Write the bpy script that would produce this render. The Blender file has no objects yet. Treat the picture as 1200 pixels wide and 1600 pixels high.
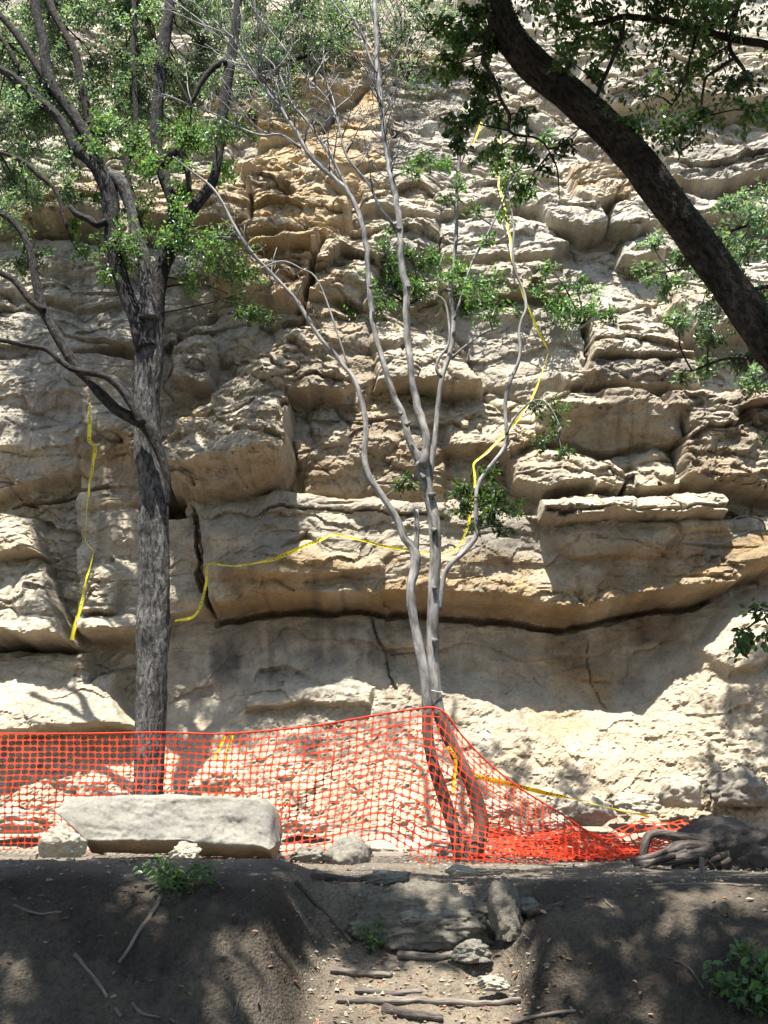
import bpy, bmesh, math, random
import numpy as np
from mathutils import Vector

# ------------------------------------------------------------------ camera, sky, sun, exposure
SC = bpy.context.scene
CAMZ, PITCH, FPX = 0.38, math.radians(17.3), 1570.0
cam_d = bpy.data.cameras.new('camera')
cam_d.sensor_fit = 'VERTICAL'; cam_d.sensor_height = 24.0; cam_d.lens = 24.0 * FPX / 1600.0
cam_d.clip_start = 0.05; cam_d.clip_end = 600
cam = bpy.data.objects.new('camera', cam_d)
cam.location = (0, 0, CAMZ); cam.rotation_euler = (math.pi / 2 + PITCH, 0, 0)
SC.collection.objects.link(cam); SC.camera = cam

SUN_EL, SUN_AZ = 71.0, 20.0          # degrees above the horizon; degrees left of straight behind the camera
world = bpy.data.worlds.new('World'); SC.world = world; world.use_nodes = True
wn = world.node_tree.nodes; wl = world.node_tree.links
sky = wn.new('ShaderNodeTexSky'); sky.sky_type = 'NISHITA'; sky.sun_disc = False
sky.sun_elevation = math.radians(SUN_EL); sky.sun_rotation = math.radians(180 + SUN_AZ)
wn['Background'].inputs[1].default_value = 0.095
wl.new(sky.outputs[0], wn['Background'].inputs[0])
sun_d = bpy.data.lights.new('sun', 'SUN'); sun_d.energy = 5.0; sun_d.angle = math.radians(0.53); sun_d.color = (1.0, 0.965, 0.90)
sun = bpy.data.objects.new('sun', sun_d); SC.collection.objects.link(sun)
_e, _a = math.radians(SUN_EL), math.radians(SUN_AZ)
SUNV = Vector((-math.sin(_a) * math.cos(_e), -math.cos(_a) * math.cos(_e), math.sin(_e)))
sun.rotation_euler = (-SUNV).to_track_quat('-Z', 'Y').to_euler(); sun.location = (-6, -12, 30)
SC.view_settings.view_transform = 'Standard'; SC.view_settings.look = 'None'
SC.view_settings.gamma = 1.0; SC.view_settings.use_curve_mapping = False
SC.view_settings.exposure = 1.72
SC.render.engine = 'CYCLES'
SC.cycles.max_bounces = 6; SC.cycles.diffuse_bounces = 3; SC.cycles.transmission_bounces = 4; SC.cycles.transparent_max_bounces = 8

rng = np.random.default_rng(7)
random.seed(7)

# ------------------------------------------------------------------ helpers
def at(px, py, Y):
    """world point on the plane y = Y that the photograph shows at pixel px, py"""
    a, b = (px - 600.0) / FPX, (800.0 - py) / FPX
    dy = math.cos(PITCH) - b * math.sin(PITCH); dz = math.sin(PITCH) + b * math.cos(PITCH)
    t = Y / dy
    return np.array((a * t, Y, CAMZ + dz * t))
def mpp(py, Y):
    b = (800.0 - py) / FPX
    return Y / (math.cos(PITCH) - b * math.sin(PITCH)) / FPX

def _hash(ix, iy, seed):
    h = (ix.astype(np.int64) * 374761393 + iy.astype(np.int64) * 668265263 + seed * 1442695041) & 0x7fffffff
    h = ((h ^ (h >> 13)) * 1274126177) & 0x7fffffff
    return ((h ^ (h >> 16)) & 0xffff) / 65535.0
def gn(x, y, seed=0):
    """gradient noise, about -0.7..0.7"""
    x0 = np.floor(x); y0 = np.floor(y); fx = x - x0; fy = y - y0
    ux = fx * fx * fx * (fx * (fx * 6 - 15) + 10); uy = fy * fy * fy * (fy * (fy * 6 - 15) + 10)
    r = 0
    for dx, wx in ((0, 1 - ux), (1, ux)):
        for dy, wy in ((0, 1 - uy), (1, uy)):
            a = _hash(x0 + dx, y0 + dy, seed) * 6.2831853
            r = r + wx * wy * (np.cos(a) * (fx - dx) + np.sin(a) * (fy - dy))
    return r
def fbm(x, y, o=4, seed=0, gain=0.5):
    r = 0; a = 1.0
    for k in range(o):
        r = r + a * gn(x, y, seed + k * 17); x = x * 2.03 + 3.1; y = y * 2.03 - 1.7; a *= gain
    return r
def ridged(x, y, o=4, seed=0):
    r = 0; a = 1.0; t = 0
    for k in range(o):
        r = r + a * (1 - np.abs(gn(x, y, seed + k * 13)) * 2.2); t += a; x = x * 2.1 + 1.3; y = y * 2.1 + 4.7; a *= 0.5
    return r / t
def worley(x, y, seed=0):
    x0 = np.floor(x); y0 = np.floor(y); f1 = np.full(np.shape(x), 9.0); f2 = f1.copy(); idv = np.zeros(np.shape(x))
    for dx in (-1, 0, 1):
        for dy in (-1, 0, 1):
            cx = x0 + dx; cy = y0 + dy
            qx = cx + _hash(cx, cy, seed); qy = cy + _hash(cx, cy, seed + 5)
            d = np.hypot(qx - x, qy - y); n = d < f1
            f2 = np.where(n, f1, np.minimum(f2, d)); idv = np.where(n, _hash(cx, cy, seed + 9), idv); f1 = np.where(n, d, f1)
    return f1, f2, idv
def facets(x, y, seed=0):
    """broken-rock relief: every cell is a tilted plane at its own height"""
    x0 = np.floor(x); y0 = np.floor(y); f1 = np.full(np.shape(x), 9.0); h = np.zeros(np.shape(x))
    for dx in (-1, 0, 1):
        for dy in (-1, 0, 1):
            cx = x0 + dx; cy = y0 + dy; ax = cx + _hash(cx, cy, seed) - x; ay = cy + _hash(cx, cy, seed + 5) - y
            d = ax * ax + ay * ay; n = d < f1
            h = np.where(n, _hash(cx, cy, seed + 9) - 0.5 - (_hash(cx, cy, seed + 11) - 0.5) * ax * 1.3 + (_hash(cx, cy, seed + 13) * 1.0 - 0.15) * ay * 1.3, h); f1 = np.where(n, d, f1)
    return h
def sstep(a, b, x):
    t = np.clip((x - a) / (b - a), 0, 1); return t * t * (3 - 2 * t)

def mesh_np(name, V, F, uv=None, col=None, smooth=True):
    """mesh from numpy arrays; F is (n,3) or (n,4), or a list of such arrays; col is per vertex rgb"""
    me = bpy.data.meshes.new(name)
    V = np.asarray(V, np.float32)
    Fs = F if isinstance(F, list) else [F]
    Fs = [np.asarray(f, np.int32) for f in Fs if len(f)]
    lv = np.concatenate([f.ravel() for f in Fs]); tot = np.concatenate([np.full(len(f), f.shape[1], np.int32) for f in Fs])
    st = np.concatenate(([0], np.cumsum(tot)[:-1])).astype(np.int32)
    me.vertices.add(len(V)); me.vertices.foreach_set('co', V.ravel())
    me.loops.add(len(lv)); me.loops.foreach_set('vertex_index', lv)
    me.polygons.add(len(tot)); me.polygons.foreach_set('loop_start', st); me.polygons.foreach_set('loop_total', tot)
    me.polygons.foreach_set('use_smooth', np.full(len(tot), bool(smooth)))
    me.update(calc_edges=True); me.validate()
    if uv is not None:
        l = me.uv_layers.new(name='uv'); l.data.foreach_set('uv', np.asarray(uv, np.float32)[lv].ravel())
    if col is not None:
        a = me.color_attributes.new('tint', 'FLOAT_COLOR', 'POINT')
        c = np.ones((len(V), 4), np.float32); c[:, :3] = col; a.data.foreach_set('color', c.ravel())
    return me
def link(name, me, mat, parent=None):
    o = bpy.data.objects.new(name, me); SC.collection.objects.link(o)
    if mat is not None and not me.materials: me.materials.append(mat)
    if parent is not None: o.parent = parent; o.matrix_parent_inverse = parent.matrix_world.inverted()
    return o
def tag(o, label=None, cat=None, group=None, kind=None):
    if label: o['label'] = label
    if cat: o['category'] = cat
    if group: o['group'] = group
    if kind: o['kind'] = kind
    return o
def empty(name, loc):
    o = bpy.data.objects.new(name, None); o.location = [float(c) for c in loc]; SC.collection.objects.link(o)
    o.empty_display_size = 0.2; bpy.context.view_layer.update()
    return o

# ------------------------------------------------------------------ materials
def newmat(name, rough=0.9, spec=0.2):
    m = bpy.data.materials.new(name); m.use_nodes = True
    N, L = m.node_tree.nodes, m.node_tree.links
    b = N['Principled BSDF']; b.inputs['Roughness'].default_value = rough; b.inputs['Specular IOR Level'].default_value = spec
    return m, N, L, b
def nd(N, L, typ, **kw):
    n = N.new(typ)
    for k, v in kw.items():
        if k.startswith('i_'):
            key = k[2:].replace('_', ' ')
            s = n.inputs[int(key)] if key.isdigit() else n.inputs[key]
            if hasattr(v, 'is_linked') or isinstance(v, bpy.types.NodeSocket): L.new(v, s)
            else: s.default_value = v
        else: setattr(n, k, v)
    return n
def ramp(N, L, fac, stops):
    r = N.new('ShaderNodeValToRGB'); L.new(fac, r.inputs[0]); e = r.color_ramp.elements
    while len(e) < len(stops): e.new(0.5)
    for i, (p, c) in enumerate(stops):
        e[i].position = p; e[i].color = (*c, 1) if len(c) == 3 else c
    return r.outputs[0]
def g3(v): return (v, v, v)
def mulcol(N, L, a, b, fac=1.0):
    m = N.new('ShaderNodeMix'); m.data_type = 'RGBA'; m.blend_type = 'MULTIPLY'; m.inputs[0].default_value = fac
    L.new(a, m.inputs[6]); L.new(b, m.inputs[7]); return m.outputs[2]

def mat_rock(name, tint=True, base=(0.42, 0.37, 0.29), scale=1.0, bump=0.9, pit=0.28):
    m, N, L, b = newmat(name, 0.95, 0.12)
    co = N.new('ShaderNodeTexCoord').outputs['Object']
    if tint: c = nd(N, L, 'ShaderNodeAttribute', attribute_name='tint').outputs['Color']
    else: c = nd(N, L, 'ShaderNodeRGB').outputs[0]; c.default_value = (*base, 1)
    n1 = nd(N, L, 'ShaderNodeTexNoise', i_Vector=co, i_Scale=2.3 * scale, i_Detail=8.0, i_Roughness=0.65)
    n2 = nd(N, L, 'ShaderNodeTexNoise', i_Vector=co, i_Scale=17 * scale, i_Detail=7.0, i_Roughness=0.7)
    n3 = nd(N, L, 'ShaderNodeTexNoise', i_Vector=co, i_Scale=70 * scale, i_Detail=4.0, i_Roughness=0.7)
    c = mulcol(N, L, c, ramp(N, L, n1.outputs[0], [(0.30, (0.74, 0.72, 0.70)), (0.52, (1, 1, 1)), (0.72, (1.16, 1.13, 1.08))]))
    c = mulcol(N, L, c, ramp(N, L, n2.outputs[0], [(0.30, (0.66, 0.62, 0.58)), (0.47, (0.97, 0.97, 0.97)), (0.75, (1.12, 1.12, 1.12))]))
    vo = nd(N, L, 'ShaderNodeTexVoronoi', i_Vector=co, i_Scale=24 * scale)
    pits = ramp(N, L, vo.outputs[0], [(0.05, g3(0.0)), (0.35, g3(1.0))])
    L.new(c, b.inputs['Base Color'])
    ad = nd(N, L, 'ShaderNodeMath', operation='MULTIPLY_ADD', i_0=n2.outputs[0], i_1=1.0, i_2=n3.outputs[0])
    ad2 = nd(N, L, 'ShaderNodeMath', operation='MULTIPLY_ADD', i_0=pits, i_1=pit, i_2=ad.outputs[0])
    bp = nd(N, L, 'ShaderNodeBump', i_Strength=bump, i_Distance=0.05 / scale, i_Height=ad2.outputs[0])
    L.new(bp.outputs[0], b.inputs['Normal'])
    return m
def mat_soil():
    m, N, L, b = newmat('soil', 0.97, 0.1)
    co = N.new('ShaderNodeTexCoord').outputs['Object']
    at_ = nd(N, L, 'ShaderNodeAttribute', attribute_name='tint').outputs['Color']
    n1 = nd(N, L, 'ShaderNodeTexNoise', i_Vector=co, i_Scale=3.0, i_Detail=9.0, i_Roughness=0.7)
    n2 = nd(N, L, 'ShaderNodeTexNoise', i_Vector=co, i_Scale=40.0, i_Detail=6.0, i_Roughness=0.7)
    vo = nd(N, L, 'ShaderNodeTexVoronoi', i_Vector=co, i_Scale=55.0)
    c = mulcol(N, L, at_, ramp(N, L, n1.outputs[0], [(0.3, g3(0.62)), (0.5, g3(1)), (0.7, (1.25, 1.2, 1.12))]))
    c = mulcol(N, L, c, ramp(N, L, n2.outputs[0], [(0.3, g3(0.55)), (0.5, g3(1)), (0.75, g3(1.3))]))
    L.new(c, b.inputs['Base Color'])
    h = nd(N, L, 'ShaderNodeMath', operation='MULTIPLY_ADD', i_0=vo.outputs[0], i_1=-0.5, i_2=n2.outputs[0])
    bp = nd(N, L, 'ShaderNodeBump', i_Strength=1.0, i_Distance=0.04, i_Height=h.outputs[0])
    L.new(bp.outputs[0], b.inputs['Normal'])
    return m
def mat_bark(name, dark, light, su=55.0, sv=7.0, lo=0.42, hi=0.62, bump=0.8, dist=0.02, rough=0.9, spec=0.2, blot=0.55):
    m, N, L, b = newmat(name, rough, spec)
    uv = N.new('ShaderNodeTexCoord').outputs['UV']
    mp = nd(N, L, 'ShaderNodeMapping', i_Vector=uv); mp.inputs['Scale'].default_value = (su, sv, 1)
    n1 = nd(N, L, 'ShaderNodeTexNoise', i_Vector=mp.outputs[0], i_Scale=1.0, i_Detail=7.0, i_Roughness=0.65, i_Distortion=0.6)
    mp2 = nd(N, L, 'ShaderNodeMapping', i_Vector=uv); mp2.inputs['Scale'].default_value = (6, 2.2, 1)
    n2 = nd(N, L, 'ShaderNodeTexNoise', i_Vector=mp2.outputs[0], i_Scale=1.0, i_Detail=5.0)
    c = ramp(N, L, n1.outputs[0], [(lo, dark), (hi, light)])
    c = mulcol(N, L, c, ramp(N, L, n2.outputs[0], [(0.35, g3(blot)), (0.55, g3(1.0)), (0.7, g3(1.35))]))
    L.new(c, b.inputs['Base Color'])
    bp = nd(N, L, 'ShaderNodeBump', i_Strength=bump, i_Distance=dist, i_Height=n1.outputs[0]); L.new(bp.outputs[0], b.inputs['Normal'])
    return m
def mat_leaf(name, col, trans=(0.14, 0.28, 0.03)):
    m, N, L, b = newmat(name, 0.38, 0.5)
    a = nd(N, L, 'ShaderNodeAttribute', attribute_name='tint').outputs['Color']
    r = nd(N, L, 'ShaderNodeRGB').outputs[0]; r.default_value = (*col, 1)
    L.new(mulcol(N, L, r, a), b.inputs['Base Color'])
    r2 = nd(N, L, 'ShaderNodeRGB').outputs[0]; r2.default_value = (*trans, 1)
    tr = N.new('ShaderNodeBsdfTranslucent'); L.new(mulcol(N, L, r2, a), tr.inputs[0])
    mx = nd(N, L, 'ShaderNodeMixShader', i_Fac=0.42, i_1=b.outputs[0], i_2=tr.outputs[0])
    L.new(mx.outputs[0], N['Material Output'].inputs['Surface'])
    return m
def mat_plain(name, col, rough=0.6, spec=0.3, var=0.25, scale=30.0, trans=None, tf=0.4):
    m, N, L, b = newmat(name, rough, spec)
    co = N.new('ShaderNodeTexCoord').outputs['Object']
    n = nd(N, L, 'ShaderNodeTexNoise', i_Vector=co, i_Scale=scale, i_Detail=5.0)
    r = nd(N, L, 'ShaderNodeRGB').outputs[0]; r.default_value = (*col, 1)
    L.new(mulcol(N, L, r, ramp(N, L, n.outputs[0], [(0.3, g3(1 - var)), (0.7, g3(1 + var))])), b.inputs['Base Color'])
    if trans:
        tr = N.new('ShaderNodeBsdfTranslucent'); tr.inputs[0].default_value = (*trans, 1)
        mx = nd(N, L, 'ShaderNodeMixShader', i_Fac=tf, i_1=b.outputs[0], i_2=tr.outputs[0])
        L.new(mx.outputs[0], N['Material Output'].inputs['Surface'])
    return m
M = dict(
    cliff=mat_rock('limestone_cliff'),
    stone=mat_rock('limestone_stone', False, (0.42, 0.38, 0.30), 1.6, 0.8, 0.08),
    block=mat_rock('limestone_block', True, scale=1.7, bump=0.5, pit=0.03),
    greystone=mat_rock('grey_stone', False, (0.25, 0.23, 0.19), 1.8, 0.8, 0.08),
    steprock=mat_rock('worn_step_rock', False, (0.25, 0.225, 0.18), 2.0, 1.0, 0.06),
    soil=mat_soil(),
    bark_oak=mat_bark('furrowed_grey_bark', (0.028, 0.025, 0.022), (0.20, 0.19, 0.178), 30, 11, 0.40, 0.72, 1.0, 0.04),
    bark_dark=mat_bark('rough_dark_bark', (0.010, 0.008, 0.006), (0.085, 0.064, 0.05), 34, 19, 0.40, 0.72, 1.0, 0.03),
    bark_smooth=mat_bark('smooth_silver_bark', (0.085, 0.078, 0.07), (0.30, 0.285, 0.265), 20, 4.5, 0.34, 0.60, 0.7, 0.014, 0.65, 0.25, 0.36),
    bark_limb_shade=mat_bark('shade_darkened_limb_bark', (0.008, 0.007, 0.006), (0.075, 0.067, 0.06), 30, 12, 0.42, 0.72, 1.0, 0.03),  # oak bark darkened for the limbs; the crown's shade is in the colour
    bark_leg_shade=mat_bark('shade_darkened_leg_bark', (0.045, 0.033, 0.026), (0.13, 0.10, 0.08), 26, 5.0, 0.32, 0.64, 0.6, 0.012),  # darker than the silver trunk: net and crown shade put into the colour
    dead=mat_bark('weathered_wood', (0.07, 0.055, 0.045), (0.26, 0.22, 0.18), 70, 8, 0.35, 0.65, 0.7, 0.01),
    root=mat_bark('root_bark', (0.03, 0.024, 0.02), (0.16, 0.13, 0.11), 40, 9, 0.35, 0.65, 0.9, 0.02),
    leaf_oak=mat_leaf('oak_leaf', (0.075, 0.13, 0.045), (0.14, 0.26, 0.045)),
    leaf_grey=mat_leaf('dull_leaf', (0.10, 0.14, 0.085), (0.18, 0.28, 0.09)),
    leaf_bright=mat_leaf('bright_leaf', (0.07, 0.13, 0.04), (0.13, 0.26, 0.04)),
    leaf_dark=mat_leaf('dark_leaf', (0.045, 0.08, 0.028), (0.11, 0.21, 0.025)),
    litter=mat_leaf('dry_leaf', (0.26, 0.18, 0.11), (0.2, 0.12, 0.05)),
    bole=mat_rock('stump_wood', False, (0.12, 0.105, 0.09), 1.2, 0.8, 0.0),
    orange=mat_plain('orange_plastic', (0.62, 0.055, 0.018), 0.55, 0.25, 0.25, 5.0, (0.75, 0.07, 0.012), 0.35),
    tape=mat_plain('yellow_tape', (0.78, 0.66, 0.02), 0.4, 0.4, 0.06, 5.0, (0.75, 0.65, 0.03), 0.3),
    ink=mat_plain('black_print', (0.02, 0.02, 0.018), 0.5, 0.3, 0.1),
    wire=mat_plain('white_twine', (0.7, 0.68, 0.62), 0.7, 0.2, 0.1),
)

# ------------------------------------------------------------------ the cliff
ZK = np.array((-0.8, 0.2, 0.9, 1.55, 1.85, 2.2, 3.0, 4.0, 6.0, 7.5, 9.0, 11.0, 13.0, 16.0, 22.0, 30.0))
YK = np.array((10.85, 11.0, 11.35, 11.82, 12.05, 12.25, 12.34, 12.32, 12.42, 12.68, 13.08, 13.75, 14.5, 15.9, 19.5, 25.5))
def zcrest(x):   # height of the crest of the sunlit rubble apron
    return np.interp(x, (-12, -4.6, -3.2, -2.6, -1.2, -0.6, 0.2, 1.0, 2.2, 3.0, 3.6, 4.2, 4.8, 6, 14),
                     (2.0, 2.0, 1.6, 1.45, 1.75, 1.75, 1.9, 1.78, 1.55, 1.7, 2.2, 2.9, 3.1, 2.6, 2.0))
def ybase(x, z):
    d = (zcrest(x) - 1.8) * np.clip(z / 1.8, 0, 1) * (1 - sstep(3.0, 4.5, z))
    return np.interp(z - d, ZK, YK) + 0.35 * gn(x * 0.23 + 5, z * 0.12, 3)
def cliffpt(px, py, p=0.0):
    Y = 12.3
    for _ in range(8):
        q = at(px, py, Y); Y = float(ybase(np.array([q[0]]), np.array([q[2]]))[0]) - p
    return at(px, py, Y)

def axis(lo, hi, step, olo, ohi, grow=1.13):
    mid = list(np.arange(lo, hi, step)); s = step; a = []; v = lo
    while v > olo: s *= grow; v -= s; a.append(v)
    s = step; b = []; v = mid[-1]
    while v < ohi: s *= grow; v += s; b.append(v)
    return np.array(a[::-1] + mid + b)
GX = axis(-5.7, 5.7, 0.019, -60, 60); GZ = axis(-0.5, 14.4, 0.0195, -0.9, 27)
CX, CZ = np.meshgrid(GX, GZ)
WX = CX + 0.10 * fbm(CX * 1.7, CZ * 1.7, 4, 11); WZ = CZ + 0.075 * fbm(CX * 1.7, CZ * 1.7, 4, 23)
P = np.zeros_like(CX); LAB = np.zeros(CX.shape, np.int32); ROUGH = np.ones_like(CX)
TANC, GREY, OCHRE, DARK, WHITE, BROWN = [np.array(c) for c in ((0.52, 0.465, 0.365), (0.47, 0.445, 0.385), (0.52, 0.375, 0.20), (0.14, 0.13, 0.12), (0.60, 0.56, 0.47), (0.33, 0.25, 0.165))]
TINT = np.zeros(CX.shape + (3,)) + TANC

def sdist(poly, X, Z):
    d = np.full(X.shape, 1e9); ins = np.zeros(X.shape, bool); n = len(poly)
    for i in range(n):
        x0, z0 = poly[i]; x1, z1 = poly[(i + 1) % n]
        ex, ez = x1 - x0, z1 - z0
        t = np.clip(((X - x0) * ex + (Z - z0) * ez) / (ex * ex + ez * ez + 1e-12), 0, 1)
        d = np.minimum(d, np.hypot(X - x0 - t * ex, Z - z0 - t * ez))
        c = ((z0 > Z) != (z1 > Z)) & (X < (x1 - x0) * (Z - z0) / (z1 - z0 + 1e-12) + x0)
        ins ^= c
    return np.where(ins, d, -d)
def window(poly, mrg):
    a = np.array(poly); j0, j1 = np.searchsorted(GX, (a[:, 0].min() - mrg, a[:, 0].max() + mrg)); i0, i1 = np.searchsorted(GZ, (a[:, 1].min() - mrg, a[:, 1].max() + mrg))
    return slice(max(i0, 0), i1), slice(max(j0, 0), j1)
PIECES = {}
def rock(px, pt, pb, w=0.07, k=1.0, tint=None, ts=0.8, name=None, rough=None, lean=0.0):
    """a mass of rock outlined in the photograph; pt and pb: how far its top and bottom stand out of the wall"""
    poly = [cliffpt(x, y, 0.5 * (pt + pb))[[0, 2]] for x, y in px]
    s = window(poly, 0.5); X, Z = WX[s], WZ[s]
    d = sdist(poly, X, Z); m = sstep(-w * 0.5, w * 0.5, d)
    za = max(q[1] for q in poly); zb = min(q[1] for q in poly); xa = min(q[0] for q in poly); xb = max(q[0] for q in poly)
    t = np.clip((za - Z) / (za - zb), 0, 1) ** k
    rnd = np.sqrt(np.clip(d / 0.22, 0, 1)) * 0.10 - 0.10        # worn edges
    pt, pb = pt * 1.12, pb * 1.12
    p = pt + (pb - pt) * t + rnd + lean * ((X - xa) / (xb - xa) - 0.5)
    P[s] = P[s] * (1 - m) + p * m
    if tint is not None:
        f = (m * ts * np.clip(0.75 + 0.9 * fbm(X * 1.6, Z * 2.4, 3, 41), 0.15, 1.15))[..., None]; f = np.clip(f, 0, 1)
        TINT[s] = TINT[s] * (1 - f) + tint * f
    if rough is not None: ROUGH[s] = ROUGH[s] * (1 - m) + rough * m
    if name:
        i = len(PIECES) + 1; PIECES[i] = name; LAB[s] = np.where(m > 0.5, i, LAB[s])
def groove(px, w, depth, tint=None):
    pts = [cliffpt(x, y, 0.4)[[0, 2]] for x, y in px]; s = window(pts, 0.4); X, Z = WX[s], WZ[s]; d = np.full(X.shape, 9.0)
    for (x0, z0), (x1, z1) in zip(pts[:-1], pts[1:]):
        ex, ez = x1 - x0, z1 - z0; t = np.clip(((X - x0) * ex + (Z - z0) * ez) / (ex * ex + ez * ez), 0, 1)
        d = np.minimum(d, np.hypot(X - x0 - t * ex, Z - z0 - t * ez))
    ww = w * (0.7 + 0.9 * np.abs(gn(X * 3, Z * 3, 77)))
    P[s] -= depth * (1 - sstep(ww * 0.4, ww, d))
def stain(px, tint, ts, soft=0.25, sc=(2.0, 1.2)):
    poly = [cliffpt(x, y, 0.3)[[0, 2]] for x, y in px]; s = window(poly, 0.6); X, Z = CX[s] + 0.2 * fbm(CX[s] * 1.5, CZ[s] * 1.5, 3, 5), CZ[s]
    m = sstep(-soft, soft, sdist(poly, X, Z)); f = np.clip(m * ts * (0.65 + 1.3 * fbm(X * sc[0], Z * sc[1], 4, 61)), 0, 1)[..., None]
    TINT[s] = TINT[s] * (1 - f) + tint * f

# broad colour of the rock before the single masses
_f = np.clip(0.42 + 1.1 * fbm(CX * 0.45, CZ * 0.9, 5, 101), 0, 1)[..., None]; TINT = TINT * (1 - _f) + GREY * _f
_f = np.clip(1.4 * fbm(CX * 0.7 + 9, CZ * 1.3, 5, 131) - 0.16, 0, 0.5)[..., None]; TINT = TINT * (1 - _f) + OCHRE * _f
_f = np.clip(sstep(4.6, 7.0, CZ) * sstep(-1.0, 1.5, CX) * 0.75 * (0.75 + 0.9 * fbm(CX * 0.6, CZ * 0.9, 3, 151)), 0, 0.8)[..., None]; TINT = TINT * (1 - _f) + np.array((0.50, 0.485, 0.44)) * _f
_f = np.clip(sstep(5.0, 7.0, CZ) * (1 - sstep(-3.4, -2.2, CX)) * 0.55, 0, 0.7)[..., None]; TINT = TINT * (1 - _f) + np.array((0.46, 0.445, 0.40)) * _f

# upper left: weathered layered slope
rock([(-60, 300), (40, 275), (170, 265), (175, 330), (150, 340), (40, 345), (-60, 350)], 0.15, 0.45, 0.09, tint=OCHRE, ts=0.5, name='rock_ledge')
rock([(-60, 365), (60, 352), (180, 360), (250, 420), (240, 480), (120, 480), (-60, 440)], -0.1, 0.3, 0.1, tint=WHITE * 0.8, ts=0.6, name='rock_ledge')
rock([(-60, 440), (80, 470), (210, 470), (215, 545), (100, 560), (-60, 560)], 0.1, 0.4, 0.1, tint=GREY, ts=0.4, name='rock_ledge')
rock([(-60, 560), (60, 545), (210, 560), (215, 640), (190, 690), (150, 700), (120, 740), (-60, 780)], 0.42, 0.34, 0.1, tint=GREY, ts=0.7, name='rock_wall', rough=0.6)
rock([(130, 690), (215, 690), (260, 720), (262, 790), (220, 800), (130, 830), (110, 790)], 0.36, 0.40, 0.08, tint=OCHRE, ts=0.55, name='rock_ledge', rough=0.7)
# top: benches under the trees, the ochre hollow
rock([(395, 130), (480, 95), (590, 55), (600, 118), (480, 200), (400, 220)], 0.1, 0.3, 0.1, tint=OCHRE, ts=0.7, name='rock_ledge')
rock([(470, 215), (590, 125), (612, 180), (605, 250), (575, 285), (500, 275)], 0.32, 0.12, 0.08, tint=OCHRE, ts=0.85, name='rock_slab', rough=0.5)
rock([(360, 245), (440, 205), (500, 215), (490, 245), (440, 250), (380, 270)], 0.15, 0.35, 0.08, tint=OCHRE, ts=0.7, name='rock_ledge')
rock([(385, 285), (425, 252), (500, 245), (545, 285), (550, 330), (480, 346), (395, 338)], 0.42, 0.30, 0.06, tint=OCHRE, ts=0.6, name='rock_block', rough=1.2)
rock([(200, 280), (300, 262), (385, 300), (390, 345), (300, 350), (215, 330)], 0.2, 0.45, 0.08, tint=OCHRE, ts=0.6, name='rock_ledge')
rock([(370, 345), (440, 328), (475, 342), (478, 356), (390, 362)], 0.2, 0.5, 0.04, tint=OCHRE, ts=0.5, name='rock_slab')
rock([(478, 340), (530, 345), (505, 362), (480, 357)], 0.2, 0.42, 0.04, tint=WHITE, ts=0.5, name='rock_slab')
rock([(375, 362), (470, 352), (502, 360), (486, 382), (440, 374), (380, 382)], 0.45, 0.66, 0.04, tint=OCHRE, ts=0.75, name='rock_slab')
rock([(320, 385), (400, 376), (484, 386), (492, 420), (470, 468), (400, 462), (330, 440)], 0.30, 0.5, 0.07, k=0.6, tint=OCHRE, ts=0.55, name='rock_block', rough=1.5)
rock([(505, 370), (580, 330), (690, 330), (690, 372), (590, 400), (575, 470), (485, 480), (484, 440)], 0.25, 0.4, 0.08, tint=TANC, ts=0.4, name='rock_block', rough=1.6)
PALE = np.array((0.50, 0.48, 0.43))
# upper right: broken ledges
rock([(560, 255), (700, 250), (830, 262), (900, 300), (880, 330), (760, 310), (690, 335), (570, 325)], 0.0, 0.35, 0.1, tint=PALE, ts=0.4, name='rock_ledge', rough=1.0)
rock([(690, 335), (770, 300), (865, 345), (895, 375), (860, 395), (690, 400)], 0.05, 0.42, 0.07, tint=PALE, ts=0.5, name='rock_block', rough=1.0)
rock([(690, 408), (800, 400), (885, 410), (890, 432), (880, 462), (690, 464)], 0.42, 0.38, 0.05, tint=BROWN, ts=0.45, name='rock_ledge')
rock([(840, 300), (885, 285), (945, 312), (955, 345), (915, 356), (862, 336)], 0.2, 0.62, 0.06, tint=PALE, ts=0.5, name='rock_boulder', rough=1.0)
rock([(896, 240), (960, 235), (990, 270), (985, 305), (940, 322), (900, 300)], 0.15, 0.55, 0.06, tint=OCHRE, ts=0.6, name='rock_boulder', rough=1.3)
rock([(962, 310), (1020, 300), (1040, 340), (990, 358), (958, 345)], 0.2, 0.5, 0.06, tint=PALE, ts=0.5, name='rock_boulder', rough=0.9)
rock([(975, 362), (1030, 352), (1050, 385), (1000, 400), (970, 392)], 0.2, 0.5, 0.06, tint=PALE, ts=0.4, name='rock_boulder', rough=0.9)
rock([(1050, 300), (1260, 280), (1260, 330), (1180, 345), (1060, 340)], 0.1, 0.5, 0.08, tint=PALE, ts=0.4, name='rock_ledge', rough=0.9)
rock([(1020, 200), (1120, 190), (1260, 180), (1260, 262), (1120, 290), (1040, 270)], 0.1, 0.55, 0.08, tint=PALE, ts=0.5, name='rock_ledge', rough=1.3)
rock([(880, 60), (1260, 60), (1260, 165), (1100, 175), (960, 160)], 0.1, 0.5, 0.1, tint=WHITE, ts=0.3, name='rock_ledge', rough=1.2)
rock([(1060, 380), (1260, 360), (1260, 500), (1100, 520), (1050, 470)], 0.1, 0.5, 0.1, tint=PALE, ts=0.4, name='rock_block', rough=1.2)
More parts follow.
